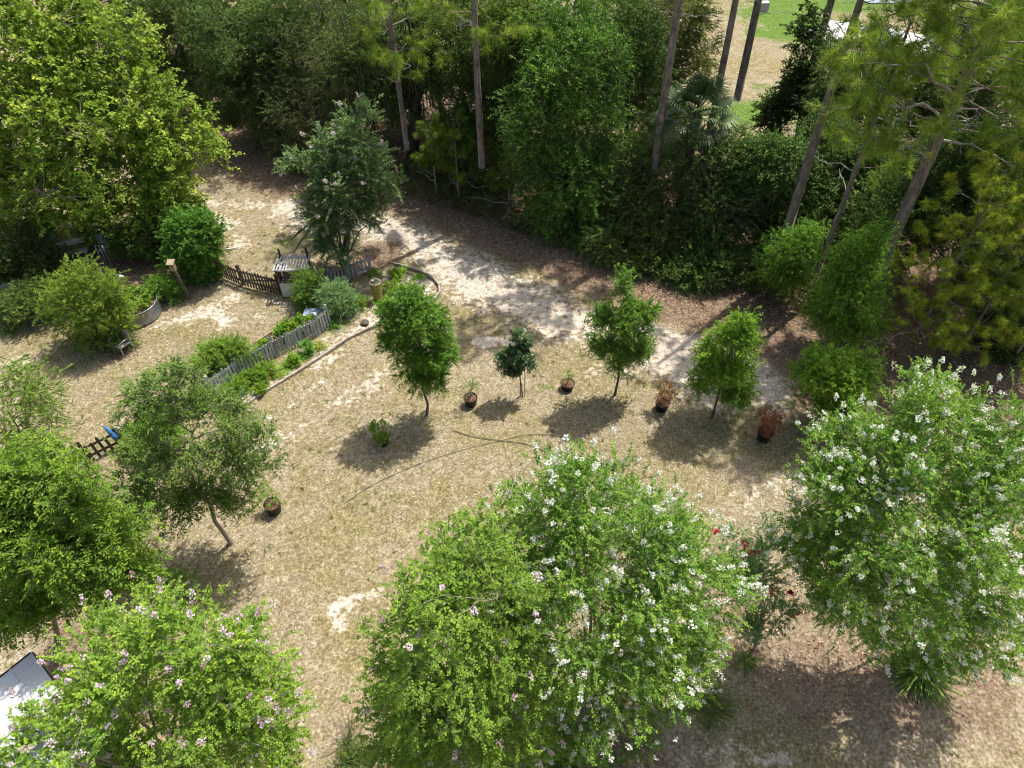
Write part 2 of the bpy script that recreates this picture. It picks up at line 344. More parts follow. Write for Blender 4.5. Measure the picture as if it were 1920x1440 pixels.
def broadleaf(name, label, cat, base, lobes, leaf, bark, nc, ns, slen, nl, ll, lw, group=None, stems=1, trunk_r=.07, trunk_top=None,
              nlimb=6, ntwig=90, shell=.45, rough=.14, gap=-1.2, up=.35, out=.8, rnd=.5, droop=.25, ang=55, flowers=None, color=None,
              zmin=.25, jit=.35, clump_r=.22, base_spread=.12, gk=1.2, flat=.35, shoots=0, shoot_len=.9):
    root = empty(name, (base[0], base[1], 0), label, cat, group)
    lobes = [(c_, max(a_ - slen * .45, a_ * .6), max(b_ - slen * .45, b_ * .6), max(e_ - slen * .35, e_ * .6)) for c_, a_, b_, e_ in lobes]
    P, O = clumps(lobes, nc, shell, rough, gap, zmin, gk)
    n = len(P)
    if trunk_top is None:
        c = sum(l[0] * l[1] for l in lobes) / sum(l[1] for l in lobes); trunk_top = (c[0] * .9, c[1] * .9, c[2] * 1.05)
    S = n * ns; Pi = np.repeat(np.arange(n), ns)
    So = P[Pi] + rng.normal(0, clump_r, (S, 3)); So[:, 2] = np.maximum(So[:, 2], .06)
    Sd = nrm(O[Pi] * out + np.array([0, 0, up]) + rng.normal(0, rnd, (S, 3)))
    cr = np.clip(rng.uniform(0, 1, n)[Pi] * .6 + rng.uniform(0, .4, S), 0, 1)
    V, F, rn, mi = sprays(So, Sd, slen, nl, ll, lw, ang, droop, jit, crnd=cr, flat=flat)
    if shoots:       # long arching new shoots that stick out of the crown
        k = rng.choice(n, min(shoots, n), replace=False)
        sd = nrm(O[k] * .8 + np.array([0, 0, .45]) + rng.normal(0, .3, (len(k), 3)))
        V2, F2, r2, m2 = sprays(P[k], sd, shoot_len, int(nl * shoot_len / slen * 1.3), ll, lw, ang, .45, .22, .006, crnd=np.full(len(k), .8), flat=flat)
        F = np.concatenate([F, F2 + len(V)]); V = np.concatenate([V, V2]); rn = np.concatenate([rn, r2]); mi = np.concatenate([mi, m2])
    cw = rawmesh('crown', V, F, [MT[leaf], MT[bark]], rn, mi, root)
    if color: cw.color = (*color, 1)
    tv, tf = tubes(skeleton(P, trunk_top, stems, trunk_r, nlimb, ntwig, base_spread), 6)
    rawmesh('trunk' if stems == 1 else 'stems', tv, tf, MT[bark], None, None, root, True)
    if flowers:
        fm, cnt, size, length, ne = flowers
        w_ = (O[:, 2] > -.55); ok = np.where(w_)[0]; k = rng.choice(ok, cnt, replace=cnt > len(ok))
        FP = P[k] + O[k] * slen * .75 + rng.normal(0, .14, (cnt, 3)) + np.array([0, 0, .06])
        fv, ff, fr = blossoms(FP, O[k], ne, size, length)
        b = rawmesh('blossoms', fv, ff, MT[fm], fr, None, root); b['kind'] = 'stuff'
    return root
def copytree(src, loc, rz, sc, label, group=None, color=None):
    c = src.copy(); scene.collection.objects.link(c); c.location = loc; c.rotation_euler = (0, 0, rz)
    c.scale = (sc, sc, sc) if not hasattr(sc, '__len__') else sc
    c['label'] = label
    if group: c['group'] = group
    for ch in list(src.children):
        d = ch.copy(); scene.collection.objects.link(d); d.parent = c
        if color and ch.name.startswith('crown'): d.color = (*color, 1)
    return c

def needles(P, D, n_each, length, width):
    """needle pom-poms at P pointing along D -> tri arrays"""
    n = len(P); u = nrm(rng.normal(0, 1, (n, n_each, 3)) + D[:, None] * 1.0 + np.array([0, 0, .5]))
    L = (length * rng.uniform(.65, 1.15, (n, n_each)))[..., None]
    s = nrm(np.cross(u, rng.normal(0, 1, u.shape))) * width
    o = P[:, None] - D[:, None] * rng.uniform(0, length * .6, (n, n_each, 1))
    tip = o + u * L + np.array([0, 0, -.22]) * L
    V = np.stack([o - s * .5, o + s * .5, tip], 2).reshape(-1, 3); F = np.arange(len(V)).reshape(-1, 3)
    rn = np.clip(.35 * rng.uniform(0, 1, (n, n_each)) + .65 * rng.uniform(0, 1, n)[:, None] ** 1.1, 0, 1).ravel()
    return V, F, rn
def pine(label, base, H, z0, Lmax, nb, r0, mat='needle', group=None, name='pine_tree', tuft=40, nlen=.30, nw=.013, dead=5, sub=7, dead_z=(.3, .8), lean=(0, 0), dense=1.0, dirs=None, color=None, extra=None, tips=False, trunkmat='pinebark'):
    root = empty(name, (base[0], base[1], 0), label, 'pine tree' if name == 'pine_tree' else 'young pine', group)
    zz = np.linspace(-.1, H, 14); tr = np.stack([lean[0] * (zz / H) ** 1.5 + .25 * r0 * np.sin(zz * .5 + rng.uniform(0, 6)) * zz / H, lean[1] * zz / H, zz], 1)
    rr = r0 * (1 - .72 * (zz.clip(0) / H) ** 1.1); rr[0] *= 1.25
    paths = [(tr, rr)]; TP = []; TD = []; paths_b = []
    def axis(z): return np.array([np.interp(z, zz, tr[:, 0]), np.interp(z, zz, tr[:, 1]), z])
    for i in range(nb):
        f = (i + rng.uniform(0, 1)) / nb; z = z0 + (H - z0) * f; a = i * 2.399 + rng.normal(0, .4) if dirs is None else rng.uniform(*dirs)
        L = Lmax * (1 - f) ** .55 * rng.uniform(.6, 1.1) + .25
        d = np.array([math.cos(a), math.sin(a), rng.uniform(.0, .45)]); s = axis(z); e = s + d * L
        c = curve(s, e, 7, .05, -.05); c[:, 2] += np.linspace(0, 1, 7) ** 2.5 * L * .15
        rb = max(.010, r0 * .13 * (1 - f * .6)); paths_b.append((c, np.linspace(rb, .008, 7)))
        m = max(3, int(sub * L / Lmax * dense)); 
        for t in rng.uniform(.3, 1, m):
            q = np.array([np.interp(t * 6, range(7), c[:, j]) for j in range(3)])
            dd = nrm((d * .8 + rng.normal(0, .55, 3) + np.array([0, 0, .2]))[None])[0]; l = rng.uniform(.25, .75) * (.5 + .3 * Lmax / 2)
            q2 = q + dd * l; paths_b.append((curve(q, q2, 4, .08), np.linspace(.011, .005, 4)))
            TP += [q2, q + dd * l * .6 + rng.normal(0, .05, 3)]; TD += [dd, dd]
            for _ in range(1 if tips else 2):
                d3 = nrm((dd + rng.normal(0, .8, 3))[None])[0]; q3 = q + dd * l * rng.uniform(.3, .9) + d3 * rng.uniform(.15, .35)
                TP.append(q3); TD.append(d3)
        TP.append(c[-1]); TD.append(nrm(d[None])[0])
    ne_ = len(paths_b)
    if extra:
        for (p, q, bare) in extra:
            c = curve(axis(p[2]), q, 8, .05, .08); paths_b.append((c, np.linspace(.045, .010, 8)))
            if bare:
                for _ in range(4):
                    k = rng.integers(2, 7); e = c[k] + nrm(rng.normal(0, 1, (1, 3)))[0] * rng.uniform(.3, .8); paths.append((curve(c[k], e, 4, .08), np.linspace(.014, .004, 4)))
            else:
                for _ in range(30):
                    k = rng.integers(3, 8); dd = nrm((rng.normal(0, 1, 3) + (c[-1] - c[0]) / 3)[None])[0]; q2 = c[k] + dd * rng.uniform(.25, .95)
                    paths.append((curve(c[k], q2, 4, .08), np.linspace(.011, .005, 4))); TP += [q2, c[k] + dd * .25]; TD += [dd, dd]
    NL = [sum(len(p) for p, _ in paths_b) - sum(len(p) for p, _ in paths_b[ne_:])] if extra else [sum(len(p) for p, _ in paths_b)]
    for i in range(dead):
        z = H * rng.uniform(*dead_z); a = rng.uniform(0, 6.28); L = rng.uniform(.4, 1.8)
        s = axis(z); e = s + np.array([math.cos(a), math.sin(a), rng.uniform(-.1, .5)]) * L
        c = curve(s, e, 6, .09); paths_b.append((c, np.linspace(.022, .005, 6)))
        for _ in range(3):
            k = rng.integers(2, 6); e2 = c[k] + nrm(rng.normal(0, 1, (1, 3)))[0] * rng.uniform(.2, .5); paths_b.append((curve(c[k], e2, 3, .08), np.linspace(.009, .004, 3)))
    tv, tf = tubes(paths, 9); t2, f2 = tubes(paths_b, 5)
    rawmesh('trunk', np.concatenate([tv, t2]), np.concatenate([tf, f2 + len(tv)]), [MT[trunkmat], MT['deadwood']], None, np.concatenate([np.zeros(len(tf), int), (f2[:, 0] >= NL[0] * 5).astype(int)]), root, True)
    V, F, rn = needles(np.array(TP), np.array(TD), tuft, nlen, nw)
    c = rawmesh('crown', V, F, MT[mat], rn, None, root)
    if color: c.color = (*color, 1)
    return root

def fans(label, base, H, nf, size, name='palm_tree', cat='palm tree', tr=.16):
    root = empty(name, (base[0], base[1], 0), label, cat)
    if H > .5:
        z = np.linspace(-.05, H, 8); tv, tf = tubes([(np.stack([z * .02, z * 0, z], 1), np.full(8, tr))], 10); rawmesh('trunk', tv, tf, MT['bark'], None, None, root, True)
    VV = []; FF = []; RR = []; off = 0; pets = []
    for i in range(nf):
        el = math.radians(80 - 105 * (i + .5) / nf + rng.normal(0, 6)); az = i * 2.399 + rng.normal(0, .2)
        d = np.array([math.cos(el) * math.cos(az), math.cos(el) * math.sin(az), math.sin(el)])
        L = size * rng.uniform(.85, 1.1); hub = np.array([0, 0, H]) + d * L; hub[2] -= .12 * L
        pets.append((curve((0, 0, H), hub, 5, .02, .06), np.linspace(.022, .012, 5)))
        sd = nrm(np.cross(d, [0, 0, 1])[None])[0]; up = np.cross(sd, d); m = 26; cr = rng.uniform(0, .5)
        for j in range(m):
            a = math.radians(-105 + 210 * j / (m - 1)); dj = d * math.cos(a) + sd * math.sin(a) + up * .12
            l = L * (.95 - .25 * abs(a) / 1.8) * rng.uniform(.9, 1.08); wv_ = np.cross(dj, up); wv_ /= np.linalg.norm(wv_) + 1e-6
            a0 = hub; a1 = hub + dj * l * .55; a2 = hub + dj * l * .88 + np.array([0, 0, -.22 * l]); a3 = hub + dj * l * .98 + np.array([0, 0, -.5 * l])
            w_ = .026
            VV += [a0 - wv_ * .004, a0 + wv_ * .004, a1 + wv_ * w_, a1 - wv_ * w_, a2 + wv_ * w_ * .6, a2 - wv_ * w_ * .6, a3]
            FF4 = [(0, 1, 2, 3), (3, 2, 4, 5), (5, 4, 6, 6)]
            for q in FF4[:2]: FF.append([x + off for x in q]); RR.append(min(1, cr + rng.uniform(0, .35) + (.15 if q[0] else 0)))
            FF.append([off + 5, off + 4, off + 6, off + 6]); RR.append(min(1, cr + .4)); off += 7
    VV = np.array(VV); FF = np.array(FF); q = FF[FF[:, 2] != FF[:, 3]]; t3 = FF[FF[:, 2] == FF[:, 3]][:, :3]; RR = np.array(RR)
    rn = np.concatenate([RR[FF[:, 2] != FF[:, 3]], RR[FF[:, 2] == FF[:, 3]]])
    rawmesh('fronds', VV, [q, t3], MT['palm'], rn, None, root)
    tv, tf = tubes(pets, 5); rawmesh('leaf_stalks', tv, tf, MT['blade'], None, None, root, True)
    return root
def straps(label, base, n, L, wdt, mat='blade', name='strap_leaf_clump', cat='plant', group=None, spread=.12, color=None, upz=1.1, flowers=None):
    V = []; a = rng.uniform(0, 6.283, n); el = rng.uniform(.25, 1.3, n); l = L * rng.uniform(.6, 1.15, n)
    d = np.stack([np.cos(a) * np.cos(el), np.sin(a) * np.cos(el), np.sin(el) * upz], 1)
    o = np.stack([np.cos(a), np.sin(a), a * 0], 1) * (rng.uniform(0, 1, n) * spread)[:, None]
    s = nrm(np.cross(d, [0, 0, 1.0])) * wdt / 2; T = [0, .35, .7, 1]
    pts = [o + d * l[:, None] * t + np.array([0, 0, -.75]) * (l * t * t)[:, None] for t in T]
    for p in pts: p[:, 2] = np.maximum(p[:, 2], .02)
    wf = [.7, 1, .75, .05]; V = np.stack([x for p, f in zip(pts, wf) for x in (p - s * f, p + s * f)], 1)
    F = np.array([(0, 1, 3, 2), (2, 3, 5, 4), (4, 5, 7, 6)])[None] + (np.arange(n) * 8)[:, None, None]
    rn = np.repeat(rng.uniform(0, 1, n), 3)
    if flowers:
        root = empty(name, (base[0], base[1], 0), label, cat, group); c = rawmesh('leaves', V.reshape(-1, 3), F.reshape(-1, 4), MT[mat], rn, None, root)
        k = flowers[1]; P = np.stack([rng.normal(0, L * .35, k), rng.normal(0, L * .35, k), rng.uniform(.5, .9, k) * L], 1)
        fv, ff, fr = blossoms(P, nrm(rng.normal(0, 1, (k, 3)) + [0, 0, 1]), 14, .05, .09); rawmesh('blossoms', fv, ff, MT[flowers[0]], fr, None, root)
    else:
        c = rawmesh(name, V.reshape(-1, 3), F.reshape(-1, 4), MT[mat], rn); c.location = (base[0], base[1], 0); tag(c, label, cat, group); root = c
    if color: c.color = (*color, 1)
    return root
def bush(label, base, r, h, n, ll, lw, leaf='herb', name='garden_plant', cat='plant', group=None, flowers=None, color=None, slen=None, nl=9, up=.6, stems_mat='bark', droop=.2, gap=-1.3):
    return broadleaf(name, label, cat, base, [(np.array([0, 0, h * .5]), r, r, h * .52)], leaf, stems_mat, max(6, n // (nl * 6)), 6, slen or r * .55, nl, ll, lw, group=group,
                     stems=2, trunk_r=.012, nlimb=5, ntwig=14, shell=.35, up=up, clump_r=r * .12, base_spread=.04, flowers=flowers, color=color, zmin=.05, droop=droop, gap=gap)
exec_order = True

# ------------------------------------------------------------------ ground
def seg_dist(X, Y, P):
    D = np.full(X.shape, 1e9)
    for a, b in zip(P[:-1], P[1:]):
        ax, ay = a[:2]; dx, dy = b[0] - ax, b[1] - ay; t = np.clip(((X - ax) * dx + (Y - ay) * dy) / (dx * dx + dy * dy + 1e-9), 0, 1)
        D = np.minimum(D, np.hypot(X - ax - t * dx, Y - ay - t * dy))
    return D
def inside(X, Y, P):
    c = np.zeros(X.shape, bool); n = len(P)
    for i in range(n):
        x1, y1 = P[i][:2]; x2, y2 = P[(i + 1) % n][:2]
        m = ((y1 > Y) != (y2 > Y)) & (X < (x2 - x1) * (Y - y1) / (y2 - y1 + 1e-12) + x1); c ^= m
    return c
def soft(X, Y, P, wdt):
    d = seg_dist(X, Y, list(P) + [P[0]]); i = inside(X, Y, P); return np.clip(.5 + np.where(i, d, -d) / (2 * wdt), 0, 1)
gp = lambda L: [G(*p) for p in L]
LITTER = gp([(230, 170), (330, 215), (370, 300), (450, 342), (560, 372), (700, 385), (790, 405), (880, 452), (1000, 500), (1110, 545), (1190, 588), (1290, 612), (1350, 630), (1440, 668), (1490, 715), (1500, 780), (1530, 860), (1700, 900), (2100, 1000), (2300, 700), (1920, 480), (1500, 330), (1300, 300), (900, 190), (500, 80), (100, 90)])
EDGE = gp([(445, 772), (493, 738), (560, 697), (620, 658), (652, 636), (691, 617), (735, 598), (790, 579), (812, 565), (824, 550), (824, 537), (816, 526), (803, 516), (783, 508), (764, 502), (738, 495)])
BED = list(EDGE) + gp([(700, 500), (640, 560), (600, 625), (500, 690), (405, 745)])
def hashn(x, y):
    return Wave2(x, y)
_wk = rng.normal(0, 1, (9, 2)); _wp = rng.uniform(0, 6.3, 9)
def Wave2(X, Y, k=1.0):
    return sum(np.sin(k * (X * a + Y * b) + p) for (a, b), p in zip(_wk, _wp)) / 3
def masks(X, Y):
    sand = np.zeros(X.shape); 
    tr = gp([(560, 385), (640, 405), (720, 430), (800, 465), (890, 512), (950, 550), (1030, 588), (1130, 615), (1230, 652), (1310, 695), (1400, 712), (1490, 730)])
    d = seg_dist(X, Y, tr) + .35 * Wave2(X, Y, 1.3); sand = np.maximum(sand, 1.05 * np.clip(1 - d / 1.75, 0, 1) ** .6)
    for pts, wd, s in (([(700, 440), (780, 470), (860, 500)], .9, .9), ([(905, 640), (950, 637)], .33, 1.25), ([(620, 1138), (660, 1125), (710, 1108)], .30, 1.0), ([(640, 1165), (650, 1150)], .2, .8), ([(470, 855), (560, 800), (640, 745), (720, 700)], .5, .62),
                       ([(480, 800), (560, 745), (650, 690)], .3, .5), ([(300, 610), (380, 585), (440, 555)], .55, .95), ([(400, 590), (420, 600)], .5, .8), ([(480, 590), (500, 600)], .35, .6), ([(500, 560), (545, 575)], .3, .8), ([(30, 675), (60, 680)], .5, .7),
                       ([(875, 570), (900, 578)], .45, .75), ([(395, 400), (430, 425), (450, 460)], .9, .75), ([(400, 375), (500, 385), (550, 410)], .6, .6), ([(650, 630), (700, 590), (790, 545)], .8, .75), ([(600, 680), (660, 640)], .5, .6),
                       ([(1500, 900), (1420, 940), (1350, 960)], .8, .42), ([(1300, 1400), (1500, 1435), (1800, 1400), (1900, 1320)], .8, .5), ([(1120, 700), (1250, 690), (1300, 720)], .5, .6), ([(1380, 1000), (1300, 1150)], .8, .3), ([(0, 1230), (80, 1215)], .6, .5)):
        dd = seg_dist(X, Y, gp(pts)) + .15 * Wave2(X, Y, 3.1); sand = np.maximum(sand, s * np.clip(1 - dd / wd, 0, 1) ** .55)
    sand = np.maximum(sand, .55 * soft(X, Y, BED, .2))
    lit = soft(X, Y, LITTER, .9)
    for pts, wd, s in (([(1380, 1150), (1500, 1260), (1650, 1300), (1800, 1290)], 2.2, .55), ([(1150, 1420), (1000, 1440)], 1.2, .8), ([(640, 1330), (700, 1440)], .6, .5), ([(60, 1120), (130, 1190)], 1.4, .5), ([(190, 640), (220, 655)], .8, .8), ([(640, 505), (720, 470)], 1.2, .7), ([(60, 560), (250, 500), (320, 480)], 1.8, 1.0), ([(560, 600), (630, 600), (690, 550)], .35, .6), ([(340, 540), (400, 500)], .6, .7)):
        dd = seg_dist(X, Y, gp(pts)) + .2 * Wave2(X, Y, 2.1); lit = np.maximum(lit, s * np.clip(1.3 - dd / wd, 0, 1))
    grn = np.zeros(X.shape)
    for pts, wd, s in (([(1400, 212), (1440, 206), (1370, 222)], 1.8, 1), ([(1440, 22), (1490, 40), (1500, 60)], 3.2, 1), ([(1420, 60), (1500, 70)], 1.4, .9), ([(1420, 160), (1450, 170)], 1.3, .6), ([(1460, 5), (1700, 5)], 3, .9), ([(520, 455), (580, 450)], .8, .55), ([(660, 750), (780, 870), (700, 930)], 1.6, .35), ([(450, 800), (520, 770)], .4, .5), ([(1020, 730), (1000, 745)], .3, .5), ([(820, 980), (900, 960)], 1, .4), ([(650, 1000), (700, 980)], 1.2, .3), ([(250, 720), (330, 690), (380, 640)], .7, .6), ([(130, 690), (330, 620)], .6, .35), ([(30, 620), (100, 625)], .5, .4)):
        dd = seg_dist(X, Y, gp(pts)) + .2 * Wave2(X, Y, 1.7); grn = np.maximum(grn, s * np.clip(1.3 - dd / wd, 0, 1))
    lit = lit * (1 - np.clip(grn, 0, 1) * (Y > 33))
    far = np.clip((Y - 33.0) / 1.5, 0, 1) * (X > 5); lit = lit * (1 - far)
    return sand, lit, grn
def axis_pts():
    xs = np.concatenate([-np.geomspace(26, 900, 16)[::-1], np.arange(-24, 24, .15), np.geomspace(24.2, 900, 16)])
    ys = np.concatenate([[-900, -300, -100, -30, -8, 0, 3], np.arange(4.5, 37, .15), np.arange(37.3, 66, .4), np.geomspace(67, 1200, 16)]); return xs, ys
xs, ys = axis_pts(); X, Y = np.meshgrid(xs, ys)
near = (np.abs(X) < 40) & (Y > -2) & (Y < 66)
Z = np.where(near, .025 * Wave2(X, Y, .8) * np.clip((40 - np.abs(X)) / 5, 0, 1), 0) - .03
ny, nx = X.shape; i, j = np.meshgrid(np.arange(ny - 1), np.arange(nx - 1), indexing='ij')
F = np.stack([i * nx + j, i * nx + j + 1, (i + 1) * nx + j + 1, (i + 1) * nx + j], -1).reshape(-1, 4)
gm, n, b = newmat('ground_turf')
sand, lit, grn = masks(X, Y)
ground = rawmesh('ground', np.stack([X, Y, Z], -1).reshape(-1, 3), F, gm, smoothf=True); ground['kind'] = 'structure'
ca = ground.data.color_attributes.new('mask', 'FLOAT_COLOR', 'POINT')
ca.data.foreach_set('color', np.stack([sand, lit, grn, np.ones_like(sand)], -1).astype(np.float32).ravel())
geo = n.nodes.new('ShaderNodeNewGeometry'); pos = geo.outputs['Position']
at = N(n, 'ShaderNodeAttribute', attribute_name='mask'); sp = n.nodes.new('ShaderNodeSeparateColor'); n.links.new(at.outputs['Color'], sp.inputs[0])
big = noise(n, .35, 4, .6, pos); mid = noise(n, 1.7, 5, .65, pos, .4); fine = noise(n, 5.5, 4, .7, pos); vf = noise(n, 15, 3, .7, pos); vvf = noise(n, 70, 2, .6, pos)
spk = math_(n, 'ADD', math_(n, 'MULTIPLY', vf, .55), math_(n, 'ADD', math_(n, 'MULTIPLY', fine, .3), math_(n, 'MULTIPLY', vvf, .15)))
straw = ramp(n, [(.37, (0.135, 0.105, 0.062)), (.46, (0.235, 0.19, 0.118)), (.55, (0.36, 0.305, 0.205)), (.66, (0.60, 0.54, 0.41))]); n.links.new(spk, straw.inputs[0])
olive = ramp(n, [(.37, (0.10, 0.088, 0.036)), (.47, (0.20, 0.168, 0.078)), (.56, (0.33, 0.275, 0.15)), (.65, (0.58, 0.49, 0.32))]); n.links.new(spk, olive.inputs[0])
gsel = smooth(n, math_(n, 'ADD', math_(n, 'MULTIPLY', big, .55), math_(n, 'MULTIPLY', mid, .45)), .43, .58)
lawn = mixc(n, gsel, straw.outputs[0], olive.outputs[0])
grc = ramp(n, [(.38, (0.045, 0.085, 0.015)), (.5, (0.10, 0.18, 0.03)), (.64, (0.24, 0.32, 0.07))]); n.links.new(spk, grc.inputs[0])
gf = smooth(n, math_(n, 'ADD', sp.outputs[2], math_(n, 'MULTIPLY', math_(n, 'SUBTRACT', mid, .5), 1.2)), .35, .85)
lawn = mixc(n, gf, lawn, grc.outputs[0])
sc_ = ramp(n, [(.36, (0.24, 0.185, 0.135)), (.46, (0.46, 0.39, 0.31)), (.6, (0.72, 0.65, 0.56))]); n.links.new(spk, sc_.inputs[0])
sf = smooth(n, math_(n, 'ADD', sp.outputs[0], math_(n, 'ADD', math_(n, 'MULTIPLY', math_(n, 'SUBTRACT', fine, .5), 2.2), math_(n, 'MULTIPLY', math_(n, 'SUBTRACT', mid, .5), 1.9))), .42, .95)
col = mixc(n, sf, lawn, sc_.outputs[0])
lc = ramp(n, [(.36, (0.070, 0.048, 0.032)), (.47, (0.165, 0.115, 0.078)), (.56, (0.28, 0.205, 0.145)), (.66, (0.48, 0.39, 0.30))]); n.links.new(spk, lc.inputs[0])
lf = smooth(n, math_(n, 'ADD', sp.outputs[1], math_(n, 'ADD', math_(n, 'MULTIPLY', math_(n, 'SUBTRACT', fine, .5), .9), math_(n, 'MULTIPLY', math_(n, 'SUBTRACT', mid, .5), 1.0))), .28, .62)
col = mixc(n, lf, col, lc.outputs[0])
n.links.new(col, b.inputs['Base Color']); b.inputs['Roughness'].default_value = .95; b.inputs['Specular IOR Level'].default_value = .1
bp = N(n, 'ShaderNodeBump', Strength=.9, Distance=.035); n.links.new(spk, bp.inputs['Height']); n.links.new(bp.outputs[0], b.inputs['Normal'])

def sheet(name, pts, z, mat, kind='structure'):
    P = [G(*p) for p in pts]; mb = MB(); mb.add([(p[0], p[1], z) for p in P], [tuple(range(len(P)))]); o = mb.build(name, mat); o['kind'] = kind; return o
MT['whitesand'] = surf('white_sand', (0.62, 0.60, 0.58), (0.80, 0.78, 0.76), 1.5, .95, .1, .2)
sheet('road', [(1500, 62), (1560, 38), (1660, 52), (1800, 80), (1960, 90), (2200, 110), (2200, 150), (1960, 140), (1780, 115), (1660, 96), (1590, 92), (1530, 88)], .012, MT['whitesand'])
sheet('pond', [(1600, -6), (1760, -6), (1700, 6), (1630, 6)], .014, MT['bluegrey'])

# turf blades and leaf litter: uncountable, one object each
def scatter_px(nn, x0, x1, y0, y1):
    X = rng.uniform(x0, x1, nn); Y = rng.uniform(y0, y1, nn); return X, Y
X, Y = scatter_px(420000, -19, 19, 7, 34)
pr = np.abs(X) < (Y + 9) * .62; X, Y = X[pr], Y[pr]
s_, l_, g_ = masks(X, Y); cl = .5 + .5 * Wave2(X, Y, 5.0) * .6
keep = (s_ + rng.uniform(0, .5, len(X)) < .75) & (l_ + rng.uniform(0, .35, len(X)) < .7) & (rng.uniform(0, 1, len(X)) < .35 + cl * .65)
X, Y, g_ = X[keep], Y[keep], g_[keep]; m = len(X); a = rng.uniform(0, 6.283, m); L = rng.uniform(.03, .085, m)
B = np.stack([X, Y, np.full(m, -.035) + .025 * Wave2(X, Y, .8)], 1); d = np.stack([np.cos(a), np.sin(a), rng.uniform(.25, 1.1, m)], 1) * L[:, None]
s = np.stack([-np.sin(a), np.cos(a), a * 0], 1) * .007
V = np.stack([B - s, B + s, B + d], 1).reshape(-1, 3)
olv = Wave2(X, Y, .9) * .13 + .16 * Wave2(Y, X, 13.) + .16 * Wave2(X + Y * .7, Y - X * .6, 24.); rn = np.clip(rng.uniform(.25, .85, m) - .05 - olv - g_ * .6, 0, 1)
o = rawmesh('grass', V, np.arange(3 * m).reshape(-1, 3), MT['turf'], rn); o['kind'] = 'stuff'; tag(o, 'short dry straw coloured turf with olive patches over the open yard', 'grass')
X, Y = scatter_px(2600, -19, 19, 7, 34); s_, l_, g_ = masks(X, Y); keep = (s_ < .5) & (l_ < .5) & (Wave2(X, Y, 1.1) > -.1); X, Y = X[keep], Y[keep]; m = len(X) * 9
X = np.repeat(X, 9) + rng.normal(0, .03, m); Y = np.repeat(Y, 9) + rng.normal(0, .03, m); a = rng.uniform(0, 6.283, m); L = rng.uniform(.05, .13, m)
B = np.stack([X, Y, np.full(m, -.035) + .025 * Wave2(X, Y, .8)], 1); d = nrm(np.stack([np.cos(a), np.sin(a), rng.uniform(.3, 1.2, m)], 1))
V, F = leaves(B, d, nrm(rng.normal(0, .4, (m, 3)) + [0, 0, 1]), L, L * .22)
o = rawmesh('weeds', V, F, MT['weed'], rng.uniform(.3, 1, m)); o['kind'] = 'stuff'; tag(o, 'scattered small green weed tufts in the dry turf', 'weeds')
X, Y = scatter_px(260000, -20, 24, 6, 36)
s_, l_, g_ = masks(X, Y); keep = (rng.uniform(0, 1, len(X)) < np.clip(l_, 0.015, 1) * .62) ; X, Y = X[keep], Y[keep]; m = len(X)
B = np.stack([X, Y, rng.uniform(-.03, .02, m) + .025 * Wave2(X, Y, .8)], 1); a = rng.uniform(0, 6.283, m); d = nrm(np.stack([np.cos(a), np.sin(a), rng.normal(0, .25, m)], 1))
V, F = leaves(B, d, nrm(rng.normal(0, .35, (m, 3)) + [0, 0, 1]), rng.uniform(.04, .12, m), rng.uniform(.012, .05, m))
o = rawmesh('leaf_litter', V, F, MT['litter'], rng.uniform(0, 1, m)); o['kind'] = 'stuff'; tag(o, 'reddish brown fallen leaves and pine needles along the wood edge', 'leaf litter')

# ------------------------------------------------------------------ foreground crape myrtles
B0 = G(1105, 1330)
broadleaf('crape_myrtle', 'large white flowering crape myrtle bush in the centre foreground', 'flowering tree', B0,
          lobes_px(B0, [(1125, 1090, 225, 215, .1), (1060, 925, 95, 80, .6), (1240, 1130, 108, 150, .1), (1010, 1010, 120, 100, .3), (1215, 985, 85, 80, .3), (1268, 1230, 75, 105, -.2), (1120, 1290, 130, 90, -.2), (1090, 870, 50, 40, .7)], 20),
          'crape', 'palebark', 760, 15, .27, 14, .055, .036, stems=2, trunk_r=.05, nlimb=9, ntwig=150, shell=.5, rough=.16, gap=-1.25, gk=2.4, up=.5, out=.8, rnd=.6, droop=.15, flowers=('white', 1100, .036, .115, 26), clump_r=.12, shoots=30, shoot_len=.6)
B0 = G(840, 1440)
broadleaf('crape_myrtle', 'yellow green crape myrtle with few pale pink blooms, left of the white one', 'flowering tree', B0,
          lobes_px(B0, [(845, 1230, 140, 190, 0), (825, 1080, 98, 90, .3), (930, 1130, 100, 120, .3), (785, 1330, 92, 110, -.3), (920, 1330, 120, 110, -.3), (880, 1010, 70, 60, .5), (760, 1200, 62, 90, 0)], 22),
          'crape_yellow', 'palebark', 620, 14, .25, 13, .054, .038, stems=2, trunk_r=.04, nlimb=8, ntwig=130, shell=.55, rough=.2, gap=-.9, gk=2.4, up=.5, rnd=.6, droop=.3, flowers=('pink', 100, .034, .11, 24), clump_r=.12, shoots=36, shoot_len=.4)
B0 = G(1745, 1225)
